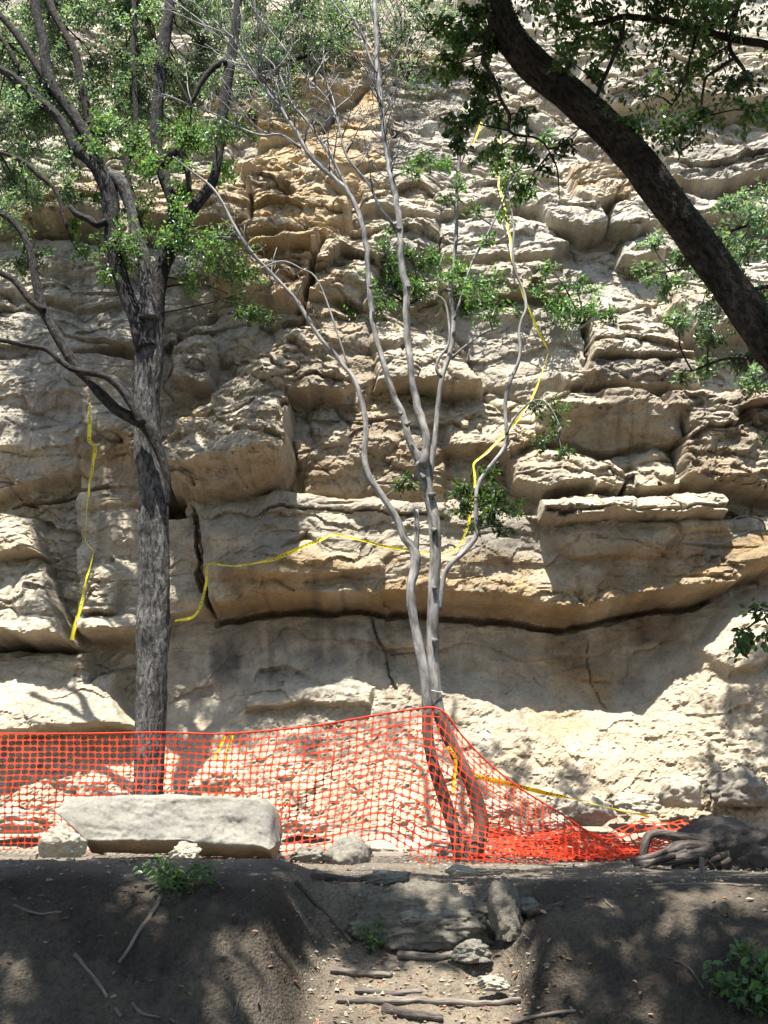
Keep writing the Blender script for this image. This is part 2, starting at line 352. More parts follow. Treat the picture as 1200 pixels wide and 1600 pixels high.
# middle band
rock([(590, 470), (650, 488), (712, 520), (745, 572), (758, 600), (700, 606), (585, 596), (575, 520)], 0.08, 0.52, 0.06, tint=TANC, ts=0.5, name='rock_block', rough=1.0)
rock([(480, 470), (575, 478), (585, 600), (560, 640), (450, 620)], 0.16, 0.22, 0.1, tint=BROWN, ts=0.4, name='rock_wall', rough=0.7)
rock([(690, 470), (870, 470), (915, 520), (918, 598), (760, 602), (730, 550)], 0.16, 0.14, 0.08, tint=GREY, ts=0.6, name='rock_wall', rough=0.5)
rock([(915, 505), (960, 482), (1010, 474), (1065, 500), (1088, 556), (1010, 560), (915, 568)], 0.10, 0.52, 0.05, tint=OCHRE, ts=0.25, name='rock_block', rough=1.0)
rock([(915, 568), (1088, 558), (1100, 600), (915, 604)], 0.44, 0.34, 0.05, tint=BROWN, ts=0.5, name='rock_ledge')
rock([(866, 585), (905, 572), (920, 600), (880, 606)], 0.15, 0.45, 0.04, tint=WHITE, ts=0.3, name='rock_boulder')
rock([(680, 612), (835, 606), (850, 650), (845, 692), (800, 720), (760, 700), (690, 698)], 0.0, 0.50, 0.07, tint=TANC, ts=0.4, name='rock_block', rough=1.0)
rock([(845, 612), (1000, 612), (1055, 640), (1068, 684), (1035, 694), (960, 700), (880, 690), (838, 668)], 0.44, 0.30, 0.06, tint=BROWN, ts=0.35, name='rock_block', rough=0.6)
rock([(848, 628), (918, 602), (944, 614), (946, 642), (905, 652), (855, 645)], 0.20, 0.66, 0.04, tint=WHITE, ts=0.3, name='rock_boulder', rough=1.1)
rock([(1040, 606), (1260, 590), (1260, 770), (1130, 768), (1070, 748), (1062, 690), (1080, 670), (1058, 640)], 0.45, 0.62, 0.1, tint=BROWN, ts=0.6, name='rock_block', rough=1.8)
rock([(570, 640), (690, 610), (700, 700), (690, 770), (580, 770), (470, 770), (460, 690)], 0.14, 0.22, 0.1, tint=BROWN, ts=0.5, name='rock_wall', rough=0.9)
rock([(950, 712), (1000, 692), (1036, 694), (1060, 730), (1068, 765), (975, 770)], 0.20, 0.45, 0.06, tint=GREY, ts=0.5, name='rock_block', rough=1.1)
rock([(798, 700), (838, 682), (900, 688), (955, 715), (972, 745), (965, 768), (850, 772), (800, 755)], 0.15, 0.70, 0.05, tint=WHITE, ts=0.25, name='rock_block', rough=1.1)
# ridge and hanging boulder on the left
rock([(262, 545), (272, 508), (300, 498), (322, 508), (336, 560), (330, 595), (268, 592)], 0.16, 0.48, 0.05, tint=TANC, ts=0.4, name='rock_boulder', rough=1.3)
rock([(270, 660), (345, 600), (405, 555), (440, 505), (470, 480), (500, 500), (515, 545), (560, 590), (540, 612), (470, 615), (445, 610), (440, 660), (300, 700)], 0.16, 0.70, 0.07, tint=TANC, ts=0.4, name='rock_block', rough=1.7)
rock([(252, 700), (290, 665), (360, 625), (415, 600), (436, 590), (448, 640), (456, 700), (440, 735), (380, 742), (262, 742)], 0.40, 1.15, 0.06, k=0.8, tint=WHITE, ts=0.2, name='rock_boulder', rough=1.4)
rock([(258, 738), (448, 726), (432, 750), (382, 768), (300, 774), (262, 768)], 1.08, 0.45, 0.05, tint=BROWN, ts=0.65, name='rock_block', rough=2.0)
rock([(182, 660), (212, 655), (218, 700), (200, 708)], 0.4, 0.65, 0.04, tint=OCHRE, ts=0.3, name='rock_boulder')
# the long overhanging ledge
rock([(120, 800), (300, 775), (318, 880), (325, 962), (215, 985), (120, 990)], 0.40, 0.44, 0.06, tint=GREY, ts=0.6, name='rock_wall', rough=0.5)
rock([(298, 775), (420, 768), (560, 778), (700, 792), (850, 806), (1060, 806), (1270, 800), (1270, 862), (1200, 884), (1120, 918), (1060, 935), (960, 953), (880, 964), (760, 955), (690, 945), (520, 940), (400, 945), (332, 962), (316, 880)],
     0.46, 0.62, 0.06, tint=GREY, ts=0.5, name='rock_ledge', rough=0.55)
rock([(335, 925), (420, 902), (520, 912), (640, 900), (760, 905), (900, 925), (1010, 912), (1270, 838), (1270, 862), (1200, 884), (1120, 918), (1060, 935), (960, 953), (880, 964), (760, 955), (690, 945), (520, 940), (400, 945), (336, 962)],
     0.76, 0.58, 0.06, tint=OCHRE, ts=0.65, name='rock_ledge', rough=0.9)
rock([(408, 788), (430, 762), (560, 770), (700, 786), (702, 812), (560, 800), (450, 796), (408, 818)], 0.5, 0.62, 0.035, tint=GREY, ts=0.5, name='rock_slab', rough=0.5)
rock([(352, 892), (430, 862), (470, 825), (500, 862), (600, 868), (602, 888), (470, 908), (360, 906)], 0.42, 0.86, 0.05, tint=OCHRE, ts=0.4, name='rock_ledge', rough=0.7)
rock([(870, 814), (1050, 812), (1056, 832), (1036, 868), (960, 872), (900, 872), (868, 850)], 0.60, 0.74, 0.04, tint=TANC, ts=0.5, name='rock_block', rough=0.7)
rock([(1056, 812), (1140, 808), (1150, 835), (1060, 845)], 0.6, 0.62, 0.05, tint=OCHRE, ts=0.6, name='rock_block')
rock([(848, 776), (960, 772), (1050, 766), (1056, 806), (960, 813), (850, 812)], 0.50, 0.92, 0.03, k=0.8, tint=WHITE, ts=0.3, name='rock_slab', rough=1.0)
rock([(1054, 767), (1118, 767), (1136, 772), (1138, 800), (1056, 806)], 0.58, 0.86, 0.03, tint=GREY, ts=0.4, name='rock_slab', rough=0.6)
rock([(918, 750), (955, 752), (956, 764), (920, 766)], 0.6, 0.85, 0.03, tint=WHITE, ts=0.3, name='rock_boulder')
# smooth undercut wall and the lit masses at the left foot
rock([(205, 985), (400, 948), (600, 945), (600, 1010), (620, 1080), (560, 1075), (450, 1085), (330, 1120), (205, 1130)], 0.10, 0.06, 0.08, tint=GREY, ts=0.7, name='rock_wall', rough=0.3)
rock([(600, 945), (700, 948), (880, 968), (960, 957), (1060, 940), (1120, 930), (1110, 1000), (1020, 1090), (935, 1110), (850, 1085), (740, 1050), (615, 1030)], 0.02, 0.02, 0.14, tint=GREY, ts=0.55, name='rock_wall', rough=0.4)
rock([(-60, 872), (60, 866), (82, 930), (108, 1003), (-60, 1000)], 0.30, 0.85, 0.06, tint=WHITE, ts=0.4, name='rock_block', rough=1.0)
rock([(-60, 800), (45, 790), (70, 866), (-60, 880)], 0.35, 0.62, 0.06, tint=TANC, ts=0.4, name='rock_block')
rock([(138, 880), (165, 862), (185, 900), (186, 955), (132, 960)], 0.42, 0.80, 0.05, tint=WHITE, ts=0.3, name='rock_block', rough=1.2)
rock([(112, 962), (195, 955), (215, 960), (215, 984), (120, 990)], 0.62, 0.84, 0.04, tint=TANC, ts=0.4, name='rock_slab')
rock([(-60, 1030), (80, 1014), (130, 1012), (140, 1060), (150, 1050), (180, 1048), (182, 1092), (205, 1132), (-60, 1150)], 0.30, 0.62, 0.07, tint=WHITE, ts=0.4, name='rock_block', rough=1.1)
rock([(405, 1045), (450, 1040), (500, 1068), (560, 1062), (585, 1075), (585, 1100), (470, 1100), (380, 1110)], 0.04, 0.28, 0.06, tint=WHITE, ts=0.4, rough=1.3)
rock([(1090, 1010), (1140, 935), (1200, 905), (1270, 895), (1270, 1020), (1130, 1050)], 0.0, 0.25, 0.08, tint=WHITE, ts=0.4, name='rock_block', rough=1.4)
rock([(262, 795), (298, 795), (300, 826), (270, 828)], -0.25, -0.25, 0.05, tint=DARK, ts=0.3)
groove([(298, 800), (304, 850), (312, 900), (318, 925)], 0.03, 0.25)
groove([(500, 362), (484, 420), (470, 468)], 0.07, 0.5)
groove([(40, 346), (110, 346), (165, 340)], 0.06, 0.35)
groove([(575, 958), (598, 1010), (614, 1070)], 0.022, 0.09)
groove([(925, 985), (940, 1060), (962, 1100)], 0.012, 0.04)
groove([(850, 812), (960, 815), (1050, 810), (1140, 802)], 0.03, 0.2)
groove([(405, 818), (440, 797), (560, 801), (690, 815)], 0.025, 0.12)
groove([(440, 640), (446, 690)], 0.05, 0.25)
groove([(918, 505), (918, 560)], 0.05, 0.3)
groove([(0, 780), (60, 772), (110, 760), (170, 762)], 0.03, 0.15)
groove([(100, 1006), (0, 1006), (-60, 1006)], 0.06, 0.5)
groove([(335, 966), (400, 952), (520, 947), (690, 953), (760, 962), (880, 972), (960, 961), (1060, 944), (1120, 926)], 0.06, 0.30)
for hx, hy, hr in ((443, 292, 0.09), (452, 300, 0.07), (410, 268, 0.05), (436, 272, 0.05), (400, 320, 0.06)) + tuple((505 + 70 * random.random(), 68 + 42 * random.random(), 0.02 + 0.015 * random.random()) for _ in range(20)):
    q = cliffpt(hx, hy, 0.3); d = np.hypot(CX - q[0], CZ - q[2]); P -= np.where(d < hr * 1.6, 0.22 * (1 - sstep(hr * 0.5, hr * 1.5, d)), 0)

# stains that belong to the stone
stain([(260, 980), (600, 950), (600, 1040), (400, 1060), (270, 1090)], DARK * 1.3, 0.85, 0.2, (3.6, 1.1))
stain([(780, 960), (1110, 930), (1010, 1060), (930, 1090), (840, 1000)], BROWN * 0.55, 0.75, 0.3)
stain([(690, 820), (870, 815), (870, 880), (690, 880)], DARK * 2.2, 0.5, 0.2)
stain([(620, 480), (900, 480), (900, 600), (760, 600)], GREY, 0.5)
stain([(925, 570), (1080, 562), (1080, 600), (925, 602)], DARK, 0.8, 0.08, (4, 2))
stain([(1060, 640), (1260, 600), (1260, 760), (1080, 740)], DARK, 0.55, 0.3)
stain([(330, 940), (700, 905), (900, 930), (1200, 850), (1200, 880), (880, 965), (690, 945), (340, 965)], BROWN, 0.6, 0.1)
stain([(880, 880), (1200, 840), (1200, 890), (900, 950)], BROWN * 0.7, 0.6, 0.15)
stain([(450, 700), (690, 660), (690, 770), (450, 775)], BROWN, 0.5, 0.2)
stain([(290, 560), (335, 560), (335, 600), (290, 600)], DARK, 0.5, 0.1)
stain([(1060, 225), (1250, 215), (1250, 290), (1080, 285)], DARK, 0.7, 0.2)
stain([(590, 160), (690, 160), (700, 250), (600, 260)], DARK * 1.5, 0.7, 0.25)

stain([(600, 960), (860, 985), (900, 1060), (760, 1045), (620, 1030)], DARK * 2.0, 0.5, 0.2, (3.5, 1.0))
stain([(860, 1040), (1000, 1040), (960, 1100), (890, 1095)], OCHRE, 0.6, 0.2)
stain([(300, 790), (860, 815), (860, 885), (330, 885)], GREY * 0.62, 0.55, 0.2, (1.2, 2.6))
stain([(330, 890), (640, 870), (860, 885), (1200, 840), (1200, 880), (880, 965), (690, 945), (340, 965)], OCHRE * 0.8, 0.6, 0.15, (1.2, 2.5))
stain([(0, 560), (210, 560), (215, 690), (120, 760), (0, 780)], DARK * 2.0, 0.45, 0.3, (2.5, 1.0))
stain([(320, 250), (560, 240), (560, 470), (330, 460)], OCHRE, 0.3, 0.3)
stain([(690, 690), (840, 700), (800, 770), (560, 770), (460, 720), (560, 640)], BROWN * 0.8, 0.55, 0.25)
# layering, erosion and rubble
zz = CZ + 0.16 * fbm(CX * 0.35, CZ * 0.6, 3, 201) + 0.015 * CX
wall = sstep(1.6, 2.4, CZ - (zcrest(CX) - 1.8))
for th, A, sd in ((0.70, 0.11, 211), (0.19, 0.02, 217)):
    u = zz / th + 0.5 * gn(CX * 0.5, CZ * 0.3, sd); k = np.floor(u); f = u - k
    P += A * wall * ROUGH * (1 - 0.85 * sstep(5.2, 7.0, CZ)) * np.clip(0.12 + 2.2 * gn(CX * 0.55 + k * 7.3, k * 3.1, sd + 1), 0, 1) * ((1 - f) * sstep(0.0, 0.10, f) - 0.4)
P += 0.26 * fbm(CX * 0.55, CZ * 0.8, 3, 221) * (0.4 + 0.6 * wall)
P += ROUGH * (0.055 * fbm(CX * 2.2, CZ * 2.8, 4, 231) + 0.022 * (ridged(CX * 3.0, CZ * 3.6, 4, 241) - 0.55) + 0.016 * fbm(CX * 11, CZ * 13, 3, 251))
f1, f2, idv = worley(CX * 1.35 + 0.35 * fbm(CX, CZ, 2, 7), CZ * 2.2 + 0.35 * fbm(CX + 5, CZ, 2, 8), 261)
P += ROUGH * wall * (0.13 * (idv - 0.5) * sstep(0.0, 0.25, f2 - f1) - 0.035 * sstep(0.55, 0.8, idv) * (1 - sstep(0.0, 0.09, f2 - f1)))
_w1 = 0.45 * fbm(CX * 1.5, CZ * 1.5, 3, 901); _w2 = 0.45 * fbm(CX * 1.5 + 7, CZ * 1.5, 3, 902)
P += ROUGH * wall * (0.11 * facets(CX * 0.9 + _w1, CZ * 2.0 + _w2, 911) + 0.036 * facets(CX * 3.1 + 2 * _w1, CZ * 4.6 + 2 * _w2, 921) + 0.022 * facets(CX * 8 + 5 * _w1, CZ * 11 + 5 * _w2, 931))
rub = (1 - sstep(-0.30, 0.06, CZ - zcrest(CX) + 0.35 * fbm(CX * 0.8, CZ * 0.8, 3, 271)))
rubl = rub * np.clip(0.55 + 2.0 * fbm(CX * 0.7, CZ * 1.1, 3, 281) - 0.35 * sstep(-0.7, -0.1, CZ - zcrest(CX)), 0.10, 1.25)
f1, f2, idv = worley(CX * 3.4 + 0.5 * fbm(CX * 3, CZ * 3, 2, 3), CZ * 4.2 + 0.5 * fbm(CX * 3 + 9, CZ * 3, 2, 4), 291)
P += rubl * (0.026 * idv - 0.026 * f1 + 0.015 * np.clip(f2 - f1, 0, 0.5)) + rub * 0.03 * facets(CX * 4.5 + 2 * _w1, CZ * 5.5 + 2 * _w2, 941)
f1, f2, idv = worley(CX * 9 + 0.6 * fbm(CX * 7, CZ * 7, 2, 3), CZ * 11 + 0.6 * fbm(CX * 7 + 9, CZ * 7, 2, 4), 301)
P += (0.2 * rub + 0.42 * rubl) * (0.05 * idv - 0.055 * f1) + rub * 0.017 * facets(CX * 16 + 4 * _w1, CZ * 18 + 4 * _w2, 951) + rub * 0.02 * fbm(CX * 14, CZ * 14, 3, 311)
_f = (rub * 0.65)[..., None]; TINT = TINT * (1 - _f) + np.array((0.55, 0.475, 0.365)) * _f
# lime-white and rusty blotches, dark weathering on single patches
_f = np.clip(2.0 * fbm(CX * 1.1, CZ * 2.6, 5, 321) - 0.35, 0, 0.6)[..., None]; TINT = TINT * (1 - _f) + WHITE * _f
_f = np.clip(2.2 * fbm(CX * 1.9, CZ * 1.0, 5, 331) - 0.6, 0, 0.4)[..., None] * (0.3 + 0.7 * wall[..., None]); TINT = TINT * (1 - _f) + DARK * 1.6 * _f
_f = np.clip(2.6 * fbm(CX * 5.5, CZ * 0.55, 4, 341) - 0.5, 0, 0.45)[..., None] * (wall * np.clip(0.4 + 2 * fbm(CX * 0.6, CZ * 0.6, 2, 343), 0, 1))[..., None]; TINT = TINT * (1 - _f) + DARK * 1.5 * _f
_dw = 0.5 * fbm(CX * 0.8, CZ * 0.8, 3, 361)
f1, f2, idv = worley(CX * 0.6 + _dw, CZ * 0.95 + 0.6 * fbm(CX * 0.8 + 4, CZ * 0.8, 3, 363), 365)
P += sstep(5.0, 7.0, CZ) * (0.15 * np.sqrt(np.clip(f2 - f1, 0, 0.5)) + 0.20 * (idv - 0.5) * sstep(0.0, 0.2, f2 - f1) - 0.12)
for th, sd, dp in ((0.41, 351, 0.05), (0.15, 353, 0.012)):      # open bedding joints
    u = zz / th + 0.35 * gn(CX * 0.7, CZ * 0.5, sd); k = np.round(u); on = np.clip(4 * gn(CX * 0.8 + k * 5.7, k * 2.3, sd + 1) - 0.5, 0, 1)
    P -= dp * wall * on * (1 - 0.9 * sstep(5.2, 7.0, CZ)) * (1 - sstep(0.008, 0.022, np.abs(u - k) * th))
CY = ybase(CX, CZ) - P

nz, nx = CX.shape
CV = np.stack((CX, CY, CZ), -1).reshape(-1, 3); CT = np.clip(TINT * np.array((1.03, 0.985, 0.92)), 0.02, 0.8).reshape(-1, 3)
idx = np.arange(nz * nx).reshape(nz, nx)
CF = np.stack((idx[:-1, :-1], idx[:-1, 1:], idx[1:, 1:], idx[1:, :-1]), -1).reshape(-1, 4); FL = LAB[:-1, :-1].reshape(-1)
def cliff_piece(name, sel, parent=None):
    f = CF[sel]; used, inv = np.unique(f.ravel(), return_inverse=True)
    return link(name, mesh_np(name, CV[used], inv.reshape(-1, 4), col=CT[used], smooth=False), M['cliff'], parent)
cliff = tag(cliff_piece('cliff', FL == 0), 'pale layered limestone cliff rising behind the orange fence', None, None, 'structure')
for i, nm in PIECES.items():
    if np.count_nonzero(FL == i) > 30: cliff_piece(nm, FL == i, cliff)
def wall_y(x, z):
    return float(CY[min(max(np.searchsorted(GZ, z), 0), nz - 1), min(max(np.searchsorted(GX, x), 0), nx - 1)])
def onwall(px, py, off=0.03):
    """the point of the built rock face seen at a pixel (marched along the ray), a little in front of it"""
    Y = 10.4
    while Y < 18:
        q = at(px, py, Y)
        if Y > wall_y(q[0], q[2]): break
        Y += 0.02
    return at(px, py, Y - off)

# ------------------------------------------------------------------ the ground: path level, bank, gully with steps
def g_h(x, y):
    """height of the ground"""
    x = np.asarray(x, float); y = np.asarray(y, float)
    flat = np.interp(y, (5.0, 6.3, 9.3, 10.2, 11.0, 12.0), (0.0, 0.0, 0.075, 0.16, 0.34, 0.6))
    lm = 1 - sstep(-0.75, -0.25, x); rm = sstep(0.75, 1.15, x)
    flat = flat + lm * 0.14 * np.exp(-((y - 7.0) / 0.75) ** 2) + rm * 0.05 * np.exp(-((y - 6.6) / 0.5) ** 2) + 0.02 * fbm(x * 1.3, y * 1.3, 3, 401)
    edge = np.interp(x, (-9, -3, -1.6, -0.9, -0.45, 0.0, 0.6, 0.95, 1.5, 2.6, 9), (6.7, 6.65, 6.5, 6.45, 6.75, 6.75, 6.75, 6.55, 6.35, 6.25, 6.2)) + 0.10 * gn(x * 1.7, y * 0 + 3, 411)
    s = np.clip(edge - y, 0, 99)
    bank = -np.interp(s, (0, 0.2, 0.5, 0.85, 1.15, 1.5, 2.0, 99), (0, 0.03, 0.14, 0.40, 0.76, 1.06, 1.17, 1.17))
    gul = -np.interp(s, (0, 0.05, 0.12, 0.30, 1.0, 1.6, 2.4, 99), (0, 0.10, 0.30, 0.38, 0.62, 0.92, 1.20, 1.20))
    step = 0.035 * (np.abs(((s * 3.2) % 1.0) - 0.5) * 2 - 0.5) * (s > 0.2) * (s < 1.7)
    gm = sstep(-0.72, -0.38, x + 0.10 * fbm(x * 2, y * 2, 2, 5)) * (1 - sstep(0.62, 1.02, x + 0.10 * fbm(x * 2 + 7, y * 2, 2, 6) - 0.10 * np.clip(y - 6, -1, 1)))
    z = flat + bank * (1 - gm) + (gul + step) * gm
    slope = np.clip(s / 0.4, 0, 1) * (1 - np.clip((s - 2.0) / 1, 0, 1))
    z = z + slope * (0.13 * fbm(x * 1.1, y * 1.1, 4, 421) + 0.045 * fbm(x * 4, y * 4, 4, 423, 0.6) + 0.03 * facets(x * 6, y * 6, 427) + 0.014 * facets(x * 17, y * 17, 429) + 0.035 * ridged(x * 2.6, y * 1.3, 3, 431)) * (1 - gm * 0.6)
    return z + 0.010 * fbm(x * 6, y * 6, 3, 441) + 0.004 * fbm(x * 24, y * 24, 2, 451)
gx = axis(-3.4, 3.6, 0.026, -220, 220, 1.22); gy = axis(4.4, 10.4, 0.026, -220, 12.6, 1.22)
QX, QY = np.meshgrid(gx, gy); QZ = g_h(QX, QY)
ii = np.arange(QX.size).reshape(QX.shape)
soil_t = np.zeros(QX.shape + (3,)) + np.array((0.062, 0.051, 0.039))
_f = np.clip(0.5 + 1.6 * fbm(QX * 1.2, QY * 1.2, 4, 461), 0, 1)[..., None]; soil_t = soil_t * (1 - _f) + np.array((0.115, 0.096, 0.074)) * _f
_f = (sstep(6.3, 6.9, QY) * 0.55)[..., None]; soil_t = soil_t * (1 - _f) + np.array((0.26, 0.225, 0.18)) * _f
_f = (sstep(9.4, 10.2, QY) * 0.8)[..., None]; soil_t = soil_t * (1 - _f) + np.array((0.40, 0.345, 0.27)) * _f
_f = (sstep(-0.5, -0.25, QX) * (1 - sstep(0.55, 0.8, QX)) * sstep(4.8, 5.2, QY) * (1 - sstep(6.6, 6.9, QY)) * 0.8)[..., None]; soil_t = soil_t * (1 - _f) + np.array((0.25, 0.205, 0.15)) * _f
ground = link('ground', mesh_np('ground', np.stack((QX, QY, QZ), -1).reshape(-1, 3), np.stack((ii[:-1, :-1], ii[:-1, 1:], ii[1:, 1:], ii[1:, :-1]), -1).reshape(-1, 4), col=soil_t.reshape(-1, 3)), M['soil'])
tag(ground, 'bare brown dirt bank and path below the cliff', None, None, 'structure')
def gz(x, y): return float(g_h(np.array([x]), np.array([y]))[0])
def onground(px, py, y0=4.6, y1=11.5):
    Ys = np.arange(y0, y1, 0.015); d = at(px, py, 1.0); zs = CAMZ + (d[2] - CAMZ) * Ys
    hit = zs < g_h(d[0] * Ys, Ys); Y = float(Ys[np.argmax(hit)] if hit.any() else y1)
    q = at(px, py, Y); return np.array((q[0], Y, gz(q[0], Y)))

# ------------------------------------------------------------------ stones
def rock_mesh(sx, sy, sz, seed, sub=4, rough=0.22, flat=0.0):
    bm = bmesh.new(); bmesh.ops.create_icosphere(bm, subdivisions=sub, radius=1.0)
    V = np.array([v.co[:] for v in bm.verts]); F = np.array([[v.index for v in f.verts] for f in bm.faces]); bm.free()
    r = np.random.default_rng(seed)
    D = np.ones(len(V))
    for k in range(9):      # planes cut the ball into a blocky stone
        n = r.normal(size=3); n /= np.linalg.norm(n); c = 0.62 + 0.25 * r.random()
        D = np.minimum(D, np.where(V @ n > 0.05, c / np.maximum(V @ n, 0.05), 9))
    V = V * D[:, None]
    a, b = V[:, 0] * 2.0 + seed + 0.6 * V[:, 1], V[:, 2] * 2.2 + V[:, 1] * 1.3
    V *= (1 + rough * fbm(a, b, 5, seed, 0.6) + rough * 0.35 * (ridged(a * 1.6, b * 1.6, 4, seed + 3) - 0.5) + rough * 0.22 * facets(a * 2.2, b * 2.2, seed + 5))[:, None]
    V[:, 2] = np.maximum(V[:, 2], -0.62)
    return mesh_np('stone', V * np.array((sx, sy, sz)), F)
def stone(px, py, Y, wpx, hpx, label, seed, mat='stone', name='loose_stone', group='loose stones along the fence', cat='stone', dy=0.8, sink=0.12, rz=None, sub=5, rough=0.26):
    """a stone whose foot stands at pixel px, py"""
    q = at(px, py, Y); k = mpp(py, Y); w, h = wpx * k * 0.60, hpx * k * 0.66
    me = rock_mesh(w, w * dy, h, seed, sub, rough)
    o = link(name, me, M[mat]); o.location = (q[0], Y, q[2] + 0.62 * h - sink * h); o.rotation_euler.z = 0.0 if rz is None else rz
    return tag(o, label, cat, group)

# the long cut block on the path
def slab_block():
    Yb = 8.45; n, mh, md = 170, 34, 26
    ux = np.array((80, 96, 240, 330, 396, 410, 418, 428.0))
    def top(px): return np.interp(px, (78, 92, 240, 330, 396, 410, 430), (1262, 1243, 1240, 1242, 1245, 1256, 1300))
    def bot(px): return np.interp(px, (78, 90, 112, 128, 180, 240, 330, 400, 430), (1262, 1280, 1310, 1334, 1336, 1336, 1340, 1345, 1346))
    px = np.linspace(80, 427, n)
    ring = []                                   # closed profile: (t along height, depth)
    prof = [(0.0, 0.10), (0.02, 0.02)] + [(0.04 + 0.72 * i / 29, 0.0) for i in range(30)] + [(0.80, 0.03), (0.86, 0.12), (0.92, 0.20), (1.0, 0.28)] + [(1.0, 0.28 + 0.45 * i / 6) for i in range(1, 7)] + [(1 - 0.95 * i / 8, 0.78) for i in range(1, 9)] + [(0.0, 0.78 - 0.68 * i / 8) for i in range(1, 8)]
    V = []; C = []
    for j, x in enumerate(px):
        e = min(1.0, math.sqrt(max(0.0, min(j, n - 1 - j)) / 4.0)) if j not in (0, n - 1) else 0.25
        for (t, d) in prof:
            t2 = 0.5 + (t - 0.5) * e; cut = 0.03 * math.sin(x * 0.05) + (0.04 if 180 < x < 300 else 0)
            py = top(x) + (bot(x) - top(x)) * (t2 if t < 0.76 else min(1, t2 - cut * 0.5))
            q = at(x, py, Yb); y = Yb + 0.24 * (1 - t) ** 1.0 + d * (0.35 + 0.65 * e) + (0.10 * (1 - e))
            V.append((q[0], y, q[2])); C.append(t)
    V = np.array(V); m = len(prof); jj = np.arange(n * m).reshape(n, m)
    F = np.stack((jj[:-1, :], np.roll(jj, -1, 1)[:-1, :], np.roll(jj, -1, 1)[1:, :], jj[1:, :]), -1).reshape(-1, 4)
    caps = [list(jj[0, ::-1]), list(jj[-1, :])]
    V[:, 1] += 0.03 * fbm(V[:, 0] * 3, V[:, 2] * 4 + V[:, 1] * 3, 5, 501, 0.6) + 0.012 * facets(V[:, 0] * 4 + V[:, 2], V[:, 2] * 6 + V[:, 1] * 3, 511); V[:, 2] += 0.018 * fbm(V[:, 0] * 3.5, V[:, 1] * 4, 4, 503); V[:, 0] += 0.02 * fbm(V[:, 1] * 4, V[:, 2] * 5, 3, 505)
    C = np.array(C); f = sstep(0.74, 0.84, C + 0.08 * fbm(V[:, 0] * 5, V[:, 2] * 2, 3, 507))[:, None]
    col = np.array((0.235, 0.222, 0.188)) * (1 - f) + np.array((0.30, 0.215, 0.135)) * f
    g = np.clip(1.8 * fbm(V[:, 0] * 2.2, V[:, 2] * 4, 4, 509), 0, 0.5)[:, None]; col = col * (1 - g) + np.array((0.16, 0.155, 0.14)) * g
    c0 = len(V); V = np.vstack((V, V[jj[0]].mean(0), V[jj[-1]].mean(0))); col = np.vstack((col, col[0], col[0]))
    T = [(int(jj[0, k]), c0, int(jj[0, (k + 1) % m])) for k in range(m)] + [(int(jj[-1, (k + 1) % m]), c0 + 1, int(jj[-1, k])) for k in range(m)]
    return link('stone_block', mesh_np('stone_block', V, [F, np.array(T)], col=col), M['block'])
tag(slab_block(), 'long pale limestone block lying on the path in front of the fence', 'stone block')
stone(97, 1336, 8.45, 62, 46, 'small square pale stone against the left end of the long block', 31, dy=0.7)
stone(289, 1343, 8.25, 42, 26, 'small wedge-shaped stone in front of the long block', 33)
stone(540, 1354, 9.0, 66, 50, 'smooth rounded grey boulder under the lifted edge of the orange net', 35, 'greystone', rough=0.12)
stone(486, 1349, 9.2, 52, 26, 'flat brown stone beside the rounded grey boulder', 37, 'greystone')
stone(425, 1345, 9.0, 26, 14, 'little stone at the right end of the long block', 39)
stone(625, 1348, 10.2, 130, 34, 'broad sunlit pale rock behind the lifted net edge', 41, dy=0.5)
stone(765, 1276, 10.7, 62, 26, 'tan stone behind the twin legs of the silver tree', 43)
stone(925, 1288, 10.65, 62, 40, 'rounded pale boulder under the low yellow tape', 45)
stone(884, 1275, 10.6, 44, 30, 'knobbly pale stone left of the rounded boulder', 46)
stone(870, 1296, 10.4, 50, 22, 'flat pale stone at the edge of the sloping net', 47)
stone(985, 1270, 10.95, 70, 30, 'pale lump of rubble above the crumpled net', 48)
stone(1070, 1258, 10.95, 60, 40, 'dappled grey boulder at the foot of the rubble slope', 49)
stone(1160, 1256, 10.95, 80, 52, 'big shaded boulder at the right foot of the rubble', 50, 'greystone')
stone(20, 1300, 10.4, 110, 34, 'long flat pale stone low behind the fence at far left', 51, dy=0.5)
stone(470, 1300, 10.5, 70, 28, 'pale stone lying behind the middle of the fence', 52)
stone(330, 1235, 10.7, 60, 40, 'pale stone behind the yellow strip on the fence', 53)

# the rock step in the gully
o = stone(665, 1466, 6.64, 195, 88, 'big rugged grey rock forming the top step of the gully', 61, 'steprock', 'step_rock', None, 'rock', 0.55, 0.2, sub=6, rough=0.26)
stone(793, 1462, 6.42, 50, 82, 'upright pale stone beside the big rock step', 63, 'steprock', 'upright_stone', None, 'stone', 0.7)
stone(826, 1425, 6.5, 46, 22, 'dark lump of rock right of the upright stone', 64, 'greystone', 'gully_stone', 'stones in the gully')
stone(735, 1500, 6.3, 60, 30, 'low angular stone under the rock step', 65, 'greystone', 'gully_stone', 'stones in the gully')
stone(610, 1380, 6.9, 70, 18, 'flat stone on top of the rock step', 66, 'greystone', 'gully_stone', 'stones in the gully')
stone(720, 1368, 6.9, 50, 16, 'crumbly pale stone at the path edge above the step', 67, 'stone', 'gully_stone', 'stones in the gully')
stone(770, 1545, 5.95, 46, 20, 'pale chip of stone low in the gully', 68, 'stone', 'gully_stone', 'stones in the gully')
stone(650, 1440, 6.5, 40, 18, 'knob of grey stone on the face of the step', 69, 'greystone', 'gully_stone', 'stones in the gully')
